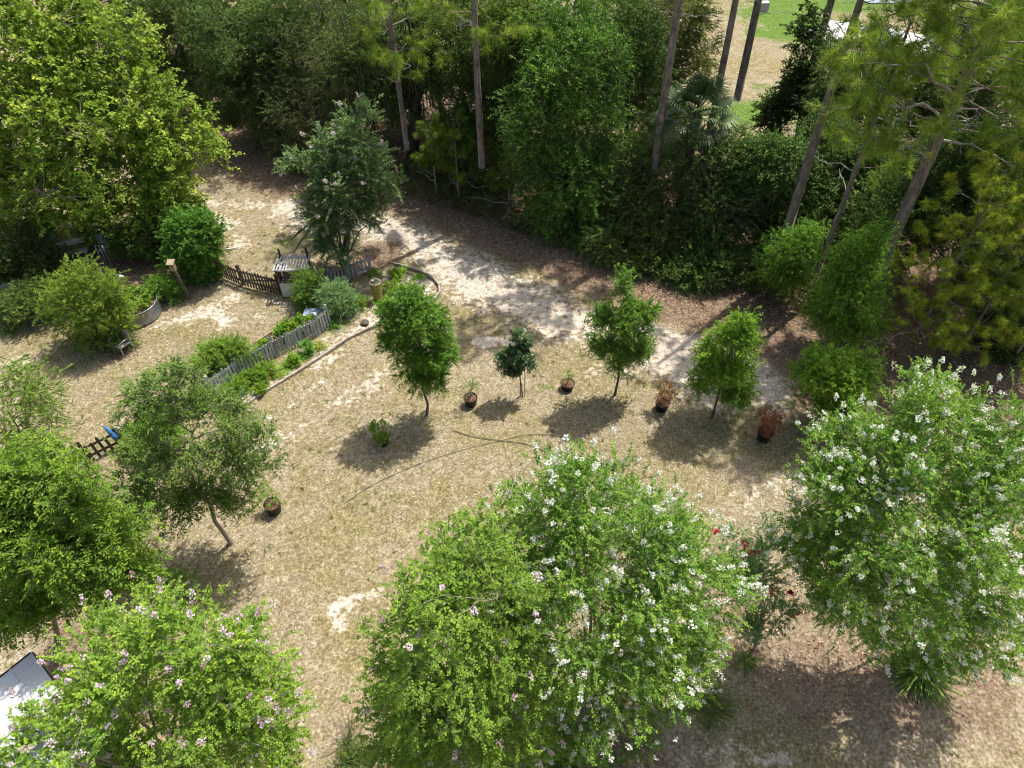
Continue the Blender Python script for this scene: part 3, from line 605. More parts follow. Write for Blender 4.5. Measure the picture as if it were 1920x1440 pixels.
broadleaf('crape_myrtle', 'broad white flowering crape myrtle filling the right edge of the yard', 'flowering tree', B0,
          lobes_px(B0, [(1720, 950, 220, 215, 0), (1620, 850, 110, 90, .5), (1560, 930, 85, 110, .2), (1790, 850, 140, 110, .5), (1860, 1000, 120, 160, 0), (1700, 1120, 140, 110, -.3), (1740, 740, 70, 60, .9), (1850, 1150, 95, 110, -.4), (1590, 1040, 90, 90, 0), (1900, 800, 70, 70, .4), (1540, 1010, 70, 70, .1), (1580, 1110, 60, 50, -.3)], 12),
          'crape', 'palebark', 860, 15, .28, 14, .056, .036, stems=2, trunk_r=.055, nlimb=9, ntwig=160, shell=.5, rough=.16, gap=-1.25, gk=2.4, up=.5, rnd=.6, droop=.15, flowers=('white', 1250, .036, .115, 26), clump_r=.12, shoots=34, shoot_len=.65, color=(1.0, 1.03, .95))
B0 = G(330, 1460)
broadleaf('crape_myrtle', 'lavender pink flowering crape myrtle beside the shed roof', 'flowering tree', B0,
          lobes_px(B0, [(310, 1270, 190, 165, 0), (400, 1210, 110, 95, .3), (200, 1220, 110, 95, .3), (110, 1360, 115, 90, -.2), (480, 1300, 90, 130, 0), (300, 1400, 170, 90, -.4), (290, 1140, 60, 45, .5), (500, 1400, 60, 70, -.2), (60, 1420, 70, 50, -.3)], 32),
          'crape', 'palebark', 660, 14, .24, 12, .058, .044, stems=2, trunk_r=.045, nlimb=8, ntwig=130, shell=.55, rough=.2, gap=-.95, gk=2.4, up=.5, rnd=.6, droop=.3, flowers=('pink', 240, .038, .13, 30), clump_r=.11, shoots=50, shoot_len=.55, color=(1.22, 1.12, .95))
B0 = G(1415, 1215)
broadleaf('crape_myrtle', 'thin upright red flowering crape myrtle between the two white ones', 'flowering tree', B0,
          lobes_px(B0, [(1412, 1095, 52, 80, 0), (1372, 1045, 38, 60, .1), (1435, 1015, 30, 65, .2), (1460, 1150, 38, 50, -.1), (1410, 1180, 40, 40, -.2)]),
          'crape_dark', 'palebark', 130, 10, .26, 14, .05, .028, stems=2, trunk_r=.018, nlimb=7, ntwig=50, shell=.3, up=.9, out=.6, rnd=.35, flowers=('red', 22, .055, .13, 26), clump_r=.09, shoots=9, shoot_len=.7, gap=-.5, gk=3, rough=.4, color=(1.15, 1.2, 1.0))
# mid crape myrtle by the fence
B0 = G(645, 505)
broadleaf('crape_myrtle', 'tall bluish green crape myrtle with pale pink spikes behind the picket fence', 'flowering tree', B0,
          lobes_px(B0, [(637, 370, 60, 85, 0), (590, 325, 42, 50, .2), (695, 320, 48, 55, .1), (665, 265, 45, 50, .3), (605, 400, 48, 45, 0), (695, 390, 38, 38, 0), (630, 450, 60, 38, -.1), (545, 300, 28, 28, .2), (692, 235, 24, 40, .2), (610, 280, 30, 34, .3), (735, 345, 26, 20, 0)]),
          'crape_dark', 'bark', 620, 10, .38, 12, .085, .052, stems=2, trunk_r=.05, nlimb=9, ntwig=110, shell=.35, gap=-.55, gk=2.4, rough=.3, up=.8, out=.8, rnd=.5, flowers=('pink', 110, .05, .18, 24), clump_r=.13, shoots=80, shoot_len=.95, color=(1.3, 1.15, 1.0))

# ------------------------------------------------------------------ sycamore and left side
B0 = G(95, 425)
broadleaf('sycamore_tree', 'big yellow green sycamore filling the upper left corner', 'tree', B0,
          lobes_px(B0, [(150, 230, 165, 160, -1.0), (60, 120, 130, 120, 0), (160, 60, 100, 80, 0), (250, 200, 90, 90, -.5), (330, 270, 75, 60, -1.0), (120, 340, 140, 75, -1.2), (290, 370, 85, 60, -1.2), (20, 300, 110, 120, -1.0), (375, 290, 56, 48, -1.2), (300, 190, 60, 60, -.8), (260, 320, 80, 60, -1.2), (60, 20, 120, 70, .5), (240, 110, 55, 55, 0), (40, 420, 90, 50, -1.2), (190, 420, 80, 45, -1.2), (330, 400, 50, 40, -1), (340, 330, 45, 45, -1)]),
          'syc', 'palebark', 1000, 13, .48, 9, .17, .14, stems=1, trunk_r=.22, nlimb=12, ntwig=220, shell=.35, gap=-.3, gk=1.9, rough=.32, up=.4, rnd=.7, clump_r=.24, ang=60, jit=.5, trunk_top=(0, 0, 7))
B0 = G(60, 870)
broadleaf('feathery_tree', 'airy light green sapling at the left edge above the bushier tree', 'tree', B0,
          lobes_px(B0, [(50, 740, 55, 50), (90, 790, 35, 30), (20, 800, 40, 45), (120, 830, 22, 22), (30, 710, 35, 30)]), 'herb', 'bark', 150, 7, .3, 14, .06, .03, stems=2, trunk_r=.03, nlimb=5, ntwig=50, gap=-.8, shell=.2, droop=.4)
B0 = G(105, 1215)
broadleaf('young_tree', 'dense bright green leafy tree at the left edge over the shed', 'tree', B0,
          lobes_px(B0, [(90, 990, 130, 110), (40, 900, 80, 60, .4), (190, 1040, 80, 55), (90, 1110, 90, 38, -.2), (250, 1065, 50, 40), (120, 890, 60, 40, .3), (170, 940, 60, 40, .2), (20, 1050, 70, 80, 0), (230, 990, 40, 30, .1), (70, 1130, 80, 40, -.3), (160, 1110, 70, 34, -.2), (20, 960, 60, 60, .2)]),
          'light', 'palebark', 600, 12, .34, 11, .105, .046, trunk_r=.07, nlimb=9, ntwig=120, gap=-.9, gk=2.2, rough=.28, shell=.4, jit=.4, clump_r=.14, color=(1.15, 1.2, 1.0))
B0 = G(432, 1016)
broadleaf('young_tree', 'open leaning young tree with slender pale trunk in front of the picket fence', 'tree', B0,
          lobes_px(B0, [(350, 820, 110, 80), (280, 750, 66, 50, .3), (400, 770, 66, 50, .3), (455, 860, 60, 45), (285, 880, 90, 45), (370, 930, 85, 34, -.2), (260, 960, 64, 24, -.3), (470, 800, 46, 34), (330, 710, 50, 34, .3), (460, 930, 40, 26), (510, 850, 24, 24)]),
          'oak', 'palebark', 400, 9, .32, 10, .092, .044, trunk_r=.06, nlimb=8, ntwig=110, gap=-.75, gk=2.6, rough=.3, shell=.15, jit=.5, clump_r=.11, color=(1.05, 1.15, 1.0), trunk_top=(0, 0, 3.9))
# ------------------------------------------------------------------ the row of saplings
def sapling(base, label, lobes, leaf='young', nc=230, ns=7, tr=.04, gap=-1.1, color=None, **k):
    a = dict(slen=.28, nl=11, ll=.082, lw=.04); a.update(k); nc = int(nc * 1.4); ns = 8; gap = gap + .3; lobes = [(a_, b_, c_ * 1.15, d_ * 1.12) for a_, b_, c_, d_ in lobes]
    b_ = G(*base)
    return broadleaf('young_tree', label, 'young tree', b_, lobes_px(b_, lobes), leaf, 'bark', nc, ns, trunk_r=tr, nlimb=7, ntwig=60, gap=gap, shell=.3, jit=.5, clump_r=.10, rough=.26, gk=3.2, color=color, group='young trees planted in a row across the yard', **a)
sapling((800, 776), 'young tree with dense dark green crown, first of the row from the left', [(775, 590, 48, 38), (725, 590, 20, 30), (800, 650, 40, 38), (745, 640, 34, 40), (840, 655, 18, 30), (800, 705, 38, 18), (765, 560, 30, 16), (815, 600, 26, 20), (760, 690, 24, 16)], nc=400, color=(.9, 1.0, .9))
sapling((1153, 740), 'slim young tree with pointed crown on the lawn beside the sandy track', [(1168, 585, 38, 34), (1168, 535, 16, 26), (1208, 585, 24, 18), (1132, 595, 24, 18), (1140, 645, 34, 9), (1195, 655, 34, 9), (1160, 685, 20, 9), (1185, 618, 30, 16)], nc=250, gap=-.9)
sapling((1335, 782), 'airy rounded young tree with see-through crown, right of the rusty potted plant', [(1380, 630, 40, 30), (1392, 600, 18, 18), (1325, 655, 24, 18), (1350, 690, 48, 22), (1412, 660, 24, 22), (1320, 715, 26, 16), (1375, 735, 38, 14), (1395, 700, 28, 18)], nc=220, gap=-1.1, color=(1.3, 1.25, .9), trunk_top=(0, 0, 3))
sapling((1555, 800), 'small bright green tree growing just behind the right white crape myrtle', [(1565, 700, 62, 42), (1530, 690, 35, 28), (1600, 680, 35, 35), (1560, 745, 55, 25)], nc=300, color=(1.3, 1.25, .9))
b_ = G(980, 742)
m_ = broadleaf('magnolia_sapling', 'narrow glossy dark green magnolia sapling tied to twin stakes', 'young tree', b_, lobes_px(b_, [(972, 660, 24, 22), (945, 668, 14, 14), (990, 680, 14, 16), (972, 625, 6, 22), (960, 690, 22, 13), (985, 650, 12, 16)]),
               'magnolia', 'bark', 130, 6, .15, 8, .10, .052, trunk_r=.022, nlimb=5, ntwig=25, shell=.1, gap=-9, clump_r=.06, ang=50, group=None)
mb = MB(); mb.tube([(.07, 0, 0), (.07, 0, 1.35)], .016, 6); mb.tube([(-.07, .02, 0), (-.07, .02, 1.35)], .016, 6)
mb.build('stakes', MT['brownwood'], m_, True)

# ------------------------------------------------------------------ potted plants
def pot(px, r, h, label, plant):
    b_ = G(*px); root = empty('potted_plant', (b_[0], b_[1], 0), label, 'potted plant', 'black pots standing across the lawn')
    mb = MB(); mb.lathe([(0, .004), (r * .84, .004), (r * .96, h * .88), (r * 1.04, h * .88), (r * 1.05, h), (r * .97, h), (r * .93, h * .84)], 24); mb.build('pot', MT['black'], root, True)
    mb = MB(); mb.lathe([(r * .95, h * .86), (r * .5, h * .89), (0, h * .90)], 16); mb.build('soil', MT['soil'], root, True)
    leaf, hh, rr, nc, ll, lw, col, gp_ = plant
    hh *= 1.35; rr *= 1.1; P, O = clumps([(np.array([0, 0, h + hh * .55]), rr, rr, hh * .5)], nc, .2, .15, gp_, h + .03); k = 5
    Pi = np.repeat(np.arange(len(P)), k); Sd = nrm(O[Pi] * .6 + [0, 0, .6] + rng.normal(0, .5, (len(Pi), 3)))
    V, F, rn, mi = sprays(P[Pi] + rng.normal(0, .03, (len(Pi), 3)), Sd, .16, 7, ll, lw, 50, .2, .4, .003)
    c = rawmesh('foliage', V, F, [MT[leaf], MT['bark']], rn, mi, root); c.color = (*col, 1)
    pa = [(curve((0, 0, h * .85), P[q], 5, .06), np.linspace(.009, .003, 5)) for q in rng.choice(len(P), min(len(P), 9), replace=False)]
    tv, tf = tubes(pa, 4); rawmesh('stems', tv, tf, MT['palebark'], None, None, root)
pot((718, 830), .20, .27, 'black pot with leafy green plant in the shade of the first young tree', ('herb', .32, .28, 28, .07, .04, (.9, 1, .9), -2.5))
pot((883, 757), .21, .30, 'black pot with sparse wispy stems between two young trees', ('herb', .58, .26, 34, .035, .014, (1, 1, 1), -2.0))
pot((1064, 727), .22, .22, 'black pot of brown mulch holding one thin short seedling', ('herb', .34, .09, 6, .05, .02, (.8, 1, 1), -1.5))
pot((1240, 767), .21, .28, 'black pot with reddish tipped bush between two young trees', ('rust', .60, .25, 46, .055, .026, (1.4, 1.8, 1.3), -2.5))
pot((1431, 822), .22, .32, 'black pot with rust red bush by the right white crape myrtle', ('rust', .66, .34, 64, .055, .026, (1.7, 1.55, 1.4), -2.5))
pot((515, 957), .22, .32, 'black pot of mulch and light greenery under the open leaning tree', ('herb', .30, .26, 20, .05, .025, (1, 1, 1), -2.0))

# ------------------------------------------------------------------ tall pines
def ppine(base, label, H, ylow, Lmax, nb, r0, **k):
    b_ = G(*base); z0 = Zat(b_, ylow); return pine(label, b_, H, min(z0, H - 2), Lmax, nb, r0, group='tall slender pines along the wood edge', **k)
ppine((773, 356), 'thin pine at the left end of the wood edge near the crape myrtle', 13, 150, 2.0, 30, .13, dead=8)
ppine((908, 404), 'straight bare trunked pine standing clear of the dark wood edge', 15, 75, 2.1, 34, .16, dead=8, dead_z=(.5, .7))
ppine((1208, 450), 'tall pine crossing in front of the fan palm', 18, -60, 2.6, 36, .18, dead=7, dead_z=(.45, .7), extra=[(np.array([.0, 0, 9.5]), np.array([-2.4, -.4, 9.3]), False)])
ppine((1300, 400), 'dark thin pine left of the field gap', 18, -30, 2.4, 34, .16, dead=8, dead_z=(.35, .7))
ppine((1357, 300), 'pine standing in the field gap next to a thinner twin', 19, -20, 2.4, 34, .19, dead=7, dead_z=(.3, .65))
ppine((1448, 520), 'tall straight pine leaning out behind the round green shrub', 13.5, -60, 2.2, 16, .19, dead=7, dead_z=(.5, .7))
ppine((1510, 572), 'thin grey pine between two thicker pines', 9.5, 330, 1.6, 9, .12, dead=4, sub=9)
BP = G(1600, 612)
ppine((1600, 612), 'thickest pine with long bare side branch at the right', 13.5, 235, 3.7, 74, .23, dead=9, dead_z=(.42, .6), sub=13,
      extra=[(np.array([0, 0, Zat(BP, 262)]), atY(1905, 318, BP[1] - .4) - np.array([BP[0], BP[1], 0]), True),
             (np.array([0, 0, Zat(BP, 235)]), atY(1680, 250, BP[1] - .3) - np.array([BP[0], BP[1], 0]), True),
             (np.array([0, 0, Zat(BP, 300)]), atY(1640, 262, BP[1] - .6) - np.array([BP[0], BP[1], 0]), False),
             (np.array([0, 0, Zat(BP, 230)]), atY(1560, 205, BP[1] - .5) - np.array([BP[0], BP[1], 0]), False),
             (np.array([0, 0, Zat(BP, 180)]), atY(1620, 120, BP[1] - .8) - np.array([BP[0], BP[1], 0]), False)])
ppine((1800, 490), 'pine with wide needle clusters at the top right corner', 13.5, 150, 3.6, 60, .20, dead=6, dead_z=(.5, .7), sub=12)
ppine((1480, 275), 'dark pine wrapped in climbing vine beyond the hedge', 17, -40, 2.0, 10, .2, dead=3)
# young pines on the right
yp = 'young yellow tipped pines crowding the right edge of the wood'
for (bx, by), H, L, nb, lab, mt in (((1705, 655), 6.6, 2.0, 44, 'young pine with orange tipped tufts right of the thickest trunk', 'needle_gold'),
                                    ((1790, 675), 6.2, 2.1, 44, 'young pine with drooping yellow green tufts above the brown litter', 'needle_gold'),
                                    ((1880, 700), 6.6, 2.1, 40, 'young pine mixed with palm fronds at the right edge', 'needle'),
                                    ((1850, 600), 7.8, 2.1, 40, 'young pine standing behind the drooping tufts', 'needle'),
                                    ((820, 378), 3.6, .8, 12, 'small dull yellow pine left of the straight bare trunk', 'needle'),
                                    ((862, 388), 3.8, .8, 12, 'slim small pine just left of the straight bare trunk', 'needle'),
                                    ((955, 408), 2.6, .6, 8, 'smallest pine seedling right of the straight bare trunk', 'needle')):
    b_ = G(bx, by); pine(lab, b_, H, .5 if L > 1 else 1.2, L, nb, .05, mat=mt, group=yp if L > 1 else 'small pines at the dark wood edge', name='young_pine', color=None if L > 1 else (.6, .65, .6), tuft=84, nw=.014, dead=3, dead_z=(.1, .4), sub=4 if L > 1 else 3, nlen=.22, tips=True)

# ------------------------------------------------------------------ the wood
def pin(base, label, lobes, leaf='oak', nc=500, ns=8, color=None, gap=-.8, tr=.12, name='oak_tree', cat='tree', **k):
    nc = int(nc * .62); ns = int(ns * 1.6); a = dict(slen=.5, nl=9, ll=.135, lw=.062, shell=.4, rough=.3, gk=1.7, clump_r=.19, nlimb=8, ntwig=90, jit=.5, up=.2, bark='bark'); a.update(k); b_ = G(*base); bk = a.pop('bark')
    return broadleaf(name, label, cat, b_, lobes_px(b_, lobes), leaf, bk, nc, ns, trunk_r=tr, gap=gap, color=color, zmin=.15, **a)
pin((1050, 415), 'large deep green oak with layered sprays right of the straight bare pine', [(1060, 200, 105, 130), (1080, 340, 95, 90, -.5), (1010, 250, 70, 80), (1120, 130, 80, 90, .5), (1110, 410, 75, 60, -.9), (1030, 400, 50, 40, -.9), (1150, 455, 40, 25, -1.6), (1050, 60, 90, 80, 1), (1000, 330, 45, 50, -.3), (1150, 300, 60, 90, 0)], nc=1350, color=(1.05, 1.4, .9))
pin((1200, 450), 'dense green hedge oak beside the tall pine foot', [(1190, 400, 60, 70), (1230, 330, 60, 60, .3), (1150, 450, 50, 40, -1.2), (1240, 445, 60, 55, -1.0), (1220, 490, 60, 25, -1.8), (1190, 300, 40, 45, .5)], gap=-1.3, nc=800, ll=.10, color=(.95, 1.0, .75))
pin((1330, 475), 'hedge oak with speckled leaves below the field gap', [(1330, 400, 80, 80), (1300, 290, 55, 55, .5), (1370, 300, 60, 55, .5), (1340, 480, 75, 40, -1.2), (1420, 380, 55, 70), (1300, 515, 60, 30, -1.8), (1390, 525, 60, 30, -1.8)], nc=1100, gap=-1.3, ll=.10, color=(.8, .95, .8))
pin((1430, 475), 'shaded hedge oak behind the tall straight pine foot', [(1440, 300, 70, 60), (1460, 400, 60, 60), (1500, 330, 60, 60, .3), (1450, 490, 60, 50, -1.2), (1520, 440, 50, 70)], nc=900, gap=-1.2, color=(.75, .9, .8))
pin((1488, 560), 'round bright green shrub between two pine trunks', [(1490, 470, 48, 42), (1475, 510, 42, 30, -.2), (1520, 445, 24, 24)], nc=400, leaf='young', ll=.08, lw=.036, slen=.3, gap=-.8, rough=.4, gk=2.6, color=(1.2, 1.25, 1.1), name='green_shrub', cat='shrub', tr=.05, clump_r=.18)
pin((1590, 645), 'upright bright green laurel in front of the thickest pine', [(1590, 530, 58, 50), (1620, 470, 38, 40, .2), (1560, 580, 42, 38), (1600, 610, 55, 25, -.2), (1645, 440, 18, 25, .2)], nc=760, gap=-.9, leaf='young', ll=.085, lw=.042, slen=.3, rough=.4, gk=2.6, shell=.3, color=(1.4, 1.4, 1.1), name='laurel_tree', tr=.06, clump_r=.18)
pin((1830, 520), 'dark leafy oak behind the young pines', [(1850, 330, 110, 110), (1780, 400, 90, 90, -.5), (1900, 480, 80, 100, -.5), (1700, 430, 60, 80), (1640, 400, 60, 70), (1780, 300, 70, 50)], nc=1000, gap=-1.1, color=(.8, .95, .75))
pin((1950, 660), 'oak low on the right edge below the fan palm', [(1930, 560, 70, 90), (1900, 640, 50, 50)], nc=260, color=(.9, 1.0, .8))
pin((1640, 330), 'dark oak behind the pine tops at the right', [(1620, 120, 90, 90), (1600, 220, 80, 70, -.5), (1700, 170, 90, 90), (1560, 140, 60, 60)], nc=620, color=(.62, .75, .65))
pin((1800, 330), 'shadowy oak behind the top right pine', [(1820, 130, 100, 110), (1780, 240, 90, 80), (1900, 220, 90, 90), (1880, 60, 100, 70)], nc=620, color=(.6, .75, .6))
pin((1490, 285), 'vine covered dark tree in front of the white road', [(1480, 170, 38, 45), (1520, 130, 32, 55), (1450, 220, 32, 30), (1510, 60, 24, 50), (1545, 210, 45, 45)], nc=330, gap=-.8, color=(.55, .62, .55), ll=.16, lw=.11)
# left part of the wood
pin((600, 300), 'grey green live oak behind the pink crape myrtle', [(640, 130, 90, 90), (580, 200, 80, 70), (690, 200, 60, 60), (620, 60, 90, 70, .5), (560, 270, 60, 40, -.5)], nc=900, color=(1.25, 1.1, 1.5), ll=.09, lw=.045)
pin((480, 275), 'dark oak arching over the bend of the track', [(480, 120, 90, 100), (430, 180, 60, 60), (520, 220, 65, 55), (420, 70, 80, 80), (540, 40, 70, 70)], nc=900, color=(.72, .85, .7))
pin((385, 215), 'dark oak directly behind the sycamore', [(340, 80, 90, 90), (300, 150, 60, 60), (390, 150, 60, 50), (270, 40, 70, 70), (360, 20, 90, 60)], nc=750, color=(.8, .85, .65))
pin((770, 315), 'moss hung live oak with thick black trunk', [(760, 60, 90, 80, .5), (690, 120, 70, 70), (830, 110, 60, 70), (740, 190, 50, 40), (860, 30, 80, 60, 1)], nc=700, gap=-.8, tr=.3, bark='darkbark', color=(.95, .95, 1.0), trunk_top=(1.1, 0, 5.5))
pin((870, 330), 'green oak in shade behind the straight bare pine', [(900, 200, 70, 80), (930, 110, 70, 80), (860, 260, 60, 60), (940, 320, 50, 60), (830, 330, 40, 40)], nc=800, color=(.75, .95, .8))
# filler trees deeper in the wood: copies of a few kinds
f1 = pin((1180, 350), 'tall oak in the second row left of the fan palm', [(1180, 170, 80, 90), (1140, 60, 90, 90), (1210, 90, 60, 60)], nc=500, color=(.8, .95, .75))
pin((560, 250), 'mid green oak filling the wood between the live oaks', [(560, 120, 80, 70), (520, 60, 80, 60), (610, 180, 60, 40), (500, 170, 60, 50)], nc=600, gap=-1.2, color=(1.1, 1.15, .9))
pin((960, 350), 'light green oak close behind the straight bare pine', [(960, 130, 70, 80), (1000, 60, 80, 60), (930, 40, 70, 60), (950, 240, 60, 60)], nc=650, gap=-1.2, color=(1.2, 1.2, .9))
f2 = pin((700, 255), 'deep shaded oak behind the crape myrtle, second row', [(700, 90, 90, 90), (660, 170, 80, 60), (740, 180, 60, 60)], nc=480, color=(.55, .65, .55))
wg = 'shaded oaks standing deep in the wood'
for (x, y), src, sc, rz, lab in (((280, 120), f2, 1.15, 1.0, 'shaded oak at the back left corner of the wood'), ((450, 150), f2, 1.2, 2.2, 'shaded oak behind the bend of the track'), ((560, 180), f1, 1.2, 3.3, 'tall oak behind the grey green live oak'),
                                 ((830, 230), f2, 1.2, 4.1, 'shaded oak behind the black trunked live oak'), ((950, 260), f1, 1.15, 5.0, 'tall oak behind the straight bare pine'), ((1060, 280), f2, 1.15, .4, 'shaded oak behind the large deep green oak'),
                                 ((690, 150), f2, 1.3, 2.9, 'farthest shaded oak at the top centre left'), ((1900, 400), f1, 1.0, 2.0, 'tall oak at the right border behind the palm'), ((1740, 300), f2, 1.0, 1.3, 'shaded oak behind the thickest pine'), ((380, 90), f1, 1.3, .2, 'tall oak at the top left behind the sycamore')):
    copytree(src, (G(x, y)[0], G(x, y)[1], 0), rz, sc, lab, wg, tuple(rng.uniform(.9, 1.3) * c for c in (1, 1.05, .9)))
b_ = G(1262, 440); fans('fan palm with silvery drooping fronds beside the field gap', b_, Zat(b_, 215), 28, .95)
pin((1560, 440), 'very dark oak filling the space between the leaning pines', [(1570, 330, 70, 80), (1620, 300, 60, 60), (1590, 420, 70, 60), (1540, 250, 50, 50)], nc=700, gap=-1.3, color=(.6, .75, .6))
pin((1225, 260), 'mixed green and brown oak at the top behind the fan palm', [(1200, 40, 60, 70), (1240, 110, 70, 60), (1290, 40, 50, 70), (1180, 150, 50, 60), (1310, 130, 32, 60), (1250, 200, 60, 40)], nc=900, color=(1.2, 1.0, .8))
b_ = G(1880, 610); fans('fan palm among the young pines at the right edge', b_, 2.9, 20, 1.0)
b_ = G(1840, 640); fans('low fan palm just left of the taller one at the right edge', b_, 1.6, 14, .8)
# reddish dry tree near the top
pin((1250, 200), 'thin russet leaved tree at the top beside the field', [(1280, 40, 60, 60), (1230, 80, 40, 40), (1300, 100, 35, 35)], leaf='rust', nc=150, gap=-.7, color=(.7, 1.0, .8), ll=.09, lw=.04, name='russet_tree', tr=.07)
# hanging moss
n_ = 200; b_ = G(770, 315); root = [o for o in scene.objects if o.get('label', '') == 'moss hung live oak with thick black trunk'][0]
X = rng.uniform(-2.2, 1.8, n_); Yy = rng.uniform(-1.6, 1.2, n_); Z1 = rng.uniform(3.2, 7.5, n_); L = rng.uniform(.5, 1.7, n_)
P0 = np.stack([X, Yy, Z1], 1); s = np.stack([np.full(n_, .02), rng.normal(0, .015, n_), X * 0], 1); P1 = P0 - np.stack([rng.normal(0, .05, n_), X * 0, L * .6], 1); P2 = P0 - np.stack([rng.normal(0, .07, n_), X * 0, L], 1)
V = np.stack([P0 - s, P0 + s, P1 + s * 1.2, P1 - s * 1.2, P2], 1).reshape(-1, 3); q = (np.arange(n_) * 5)[:, None]
o = rawmesh('hanging_moss', V, [q + np.array([[0, 1, 2, 3]]), q + np.array([[3, 2, 4]])], MT['moss'], rng.uniform(0, 1, 2 * n_), None, root); o['kind'] = 'stuff'
# undergrowth along the foot of the wood
E = gp([(520, 318), (640, 345), (780, 372), (905, 410), (1000, 440), (1120, 480), (1250, 515), (1400, 550), (1520, 590)])
PP = []
for a_, c_ in zip(E[:-1], E[1:]):
    L = np.linalg.norm(c_ - a_); m = int(L * 40); t = rng.uniform(0, 1, m)[:, None]; nv = nrm(np.array([[-(c_ - a_)[1], (c_ - a_)[0], 0]]))
    q = a_ + (c_ - a_) * t + nv * rng.uniform(-.15, 2.2, (m, 1)); q[:, 2] = np.abs(rng.normal(0, .5, m)) * (.35 + .65 * np.clip(Wave2(q[:, 0], q[:, 1], 2) + .6, 0, 1)) + .05; PP.append(q)
P = np.concatenate(PP); k = 6; Pi = np.repeat(np.arange(len(P)), k); Sd = nrm(rng.normal(0, .7, (len(Pi), 3)) + [0, -.2, .8])
V, F, rn, mi = sprays(P[Pi] + rng.normal(0, .1, (len(Pi), 3)) * [1, 1, .3], Sd, .3, 8, .10, .045, 55, .3, .5)
o = rawmesh('undergrowth', V, F, [MT['weed'], MT['bark']], rn, mi); o['kind'] = 'stuff'; tag(o, 'low green undergrowth along the shaded foot of the wood', 'undergrowth')

# ------------------------------------------------------------------ garden: fences
def fence(label, pxs, h, mat, post_px=None, wdt=.07, gapw=.055, slope=None, cat='fence', name='picket_fence', brace=False, jag=.03):
    P = [G(*p) for p in pxs]; o0 = P[0]; root = empty(name, (o0[0], o0[1], 0), label, cat); pk = MB(); rails = MB()
    for a, b in zip(P[:-1], P[1:]):
        a = np.array([a[0] - o0[0], a[1] - o0[1], 0]); b = np.array([b[0] - o0[0], b[1] - o0[1], 0]); d = b - a; L = np.linalg.norm(d); u = d / L; nv = np.array([-u[1], u[0], 0])
        if nv[1] > 0: nv = -nv
        m = int(L / (wdt + gapw))
        for i in range(m):
            c = a + u * (i + .5) * L / m; hh = h + rng.normal(0, jag); w2 = wdt / 2; t = .011; tl = rng.normal(0, .012); z0 = .03
            q0 = c + nv * .022; pts = []
            for s in (-1, 1):
                off = q0 + nv * t * s
                pts += [off - u * w2 + [0, 0, z0], off + u * w2 + [0, 0, z0], off + u * (w2 + tl) + [0, 0, hh - .06], off + u * tl + [0, 0, hh], off - u * (w2 - tl) + [0, 0, hh - .06]]
            pk.add(pts, [(0, 1, 2, 3, 4), (9, 8, 7, 6, 5)] + [(j, (j + 1) % 5 + 0, (j + 1) % 5 + 5, j + 5) for j in range(5)])
        for z in (.28 * h, .78 * h): rails.bar(a + [0, 0, z] - nv * .03, b + [0, 0, z] - nv * .03, .035, .07)
        if brace: rails.bar(a + [0, 0, .3 * h] - nv * .03, b + [0, 0, .75 * h] - nv * .03, .03, .06)
        npost = max(1, int(round(L / 2.2)))
        for i in range(npost + 1):
            c = a + u * L * i / npost - nv * .09; mb = MB(); mb.box(Vector(c) + Vector((0, 0, (h + .06) / 2)), (.09, .09, h + .06), rz=math.atan2(u[1], u[0])); mb.build('post', MT[mat], root, bevel=.006)
    pk.build('picket_panel', MT[mat], root); rails.build('rails', MT[mat], root); return root
fence('weathered grey picket fence running along the front of the planting bed', [(404, 742), (454, 706), (520, 668), (603, 626)], .78, 'greywood', wdt=.088, gapw=.028)
fence('low grey picket fence run hidden beneath the leaning tree', [(236, 834), (330, 783), (400, 744)], .7, 'greywood', wdt=.085, gapw=.04)
fence('short grey picket fence piece turning up from the front fence corner', [(603, 624), (622, 608)], .8, 'greywood')
fence('dark brown picket fence left of the gate by the tall green shrub', [(412, 517), (452, 534)], .78, 'brownwood')
fence('dark brown picket gate with diagonal brace beside the slatted stand', [(454, 535), (524, 553)], .82, 'brownwood', name='picket_gate', cat='gate', brace=True)
fence('grey picket fence in the shade under the pink crape myrtle', [(622, 534), (660, 522), (697, 508)], .72, 'greywood')
fence('dark brown picket fence behind the slatted stand', [(524, 528), (580, 540)], .7, 'brownwood')
fence('brown picket fence at the lower left beside the blue umbrella', [(118, 893), (170, 866), (232, 836)], .72, 'brownwood', gapw=.08, wdt=.08, jag=.06)
# garden edging
ed = MB(); pts = []
for a, b in zip(EDGE[:-1], EDGE[1:]):
    L = np.linalg.norm(b - a); m = max(1, int(L / .24)); 
    for i in range(m): pts.append((a + (b - a) * (i + .5) / m, math.atan2(b[1] - a[1], b[0] - a[0]), L / m))
for p, r, l in pts: ed.box((p[0], p[1], .035 + rng.normal(0, .006)), (l * .96, .065, .11), rz=r + rng.normal(0, .04))
tag(ed.build('garden_edging', MT['brick'], bevel=.012), 'low pale stone edging curving round the flower bed', 'edging')
# raised bed boards
def boards(label, pxs, name='bed_board', mat='tanwood', z=.14, wd=.04):
    P = [G(*p) for p in pxs]; mb = MB()
    for a, b in zip(P[:-1], P[1:]): mb.bar((a[0], a[1], z / 2), (b[0], b[1], z / 2), wd, z)
    tag(mb.build(name, MT[mat], bevel=.005), label, 'board')
boards('long thin pale board edging the inner side of the planting bed', [(478, 648), (515, 624), (550, 602)])
boards('weathered board corner lying at the near end of the planting bed', [(372, 706), (388, 692), (402, 712)], mat='greywood', wd=.08)
boards('pale board beside the leaning tree, half hidden in leaves', [(320, 732), (342, 722)], mat='tanwood', wd=.1)
boards('white plastic pipe lying on the dry grass behind the gate', [(412, 470), (443, 466)], name='pipe', mat='plasticwhite', z=.05, wd=.05)
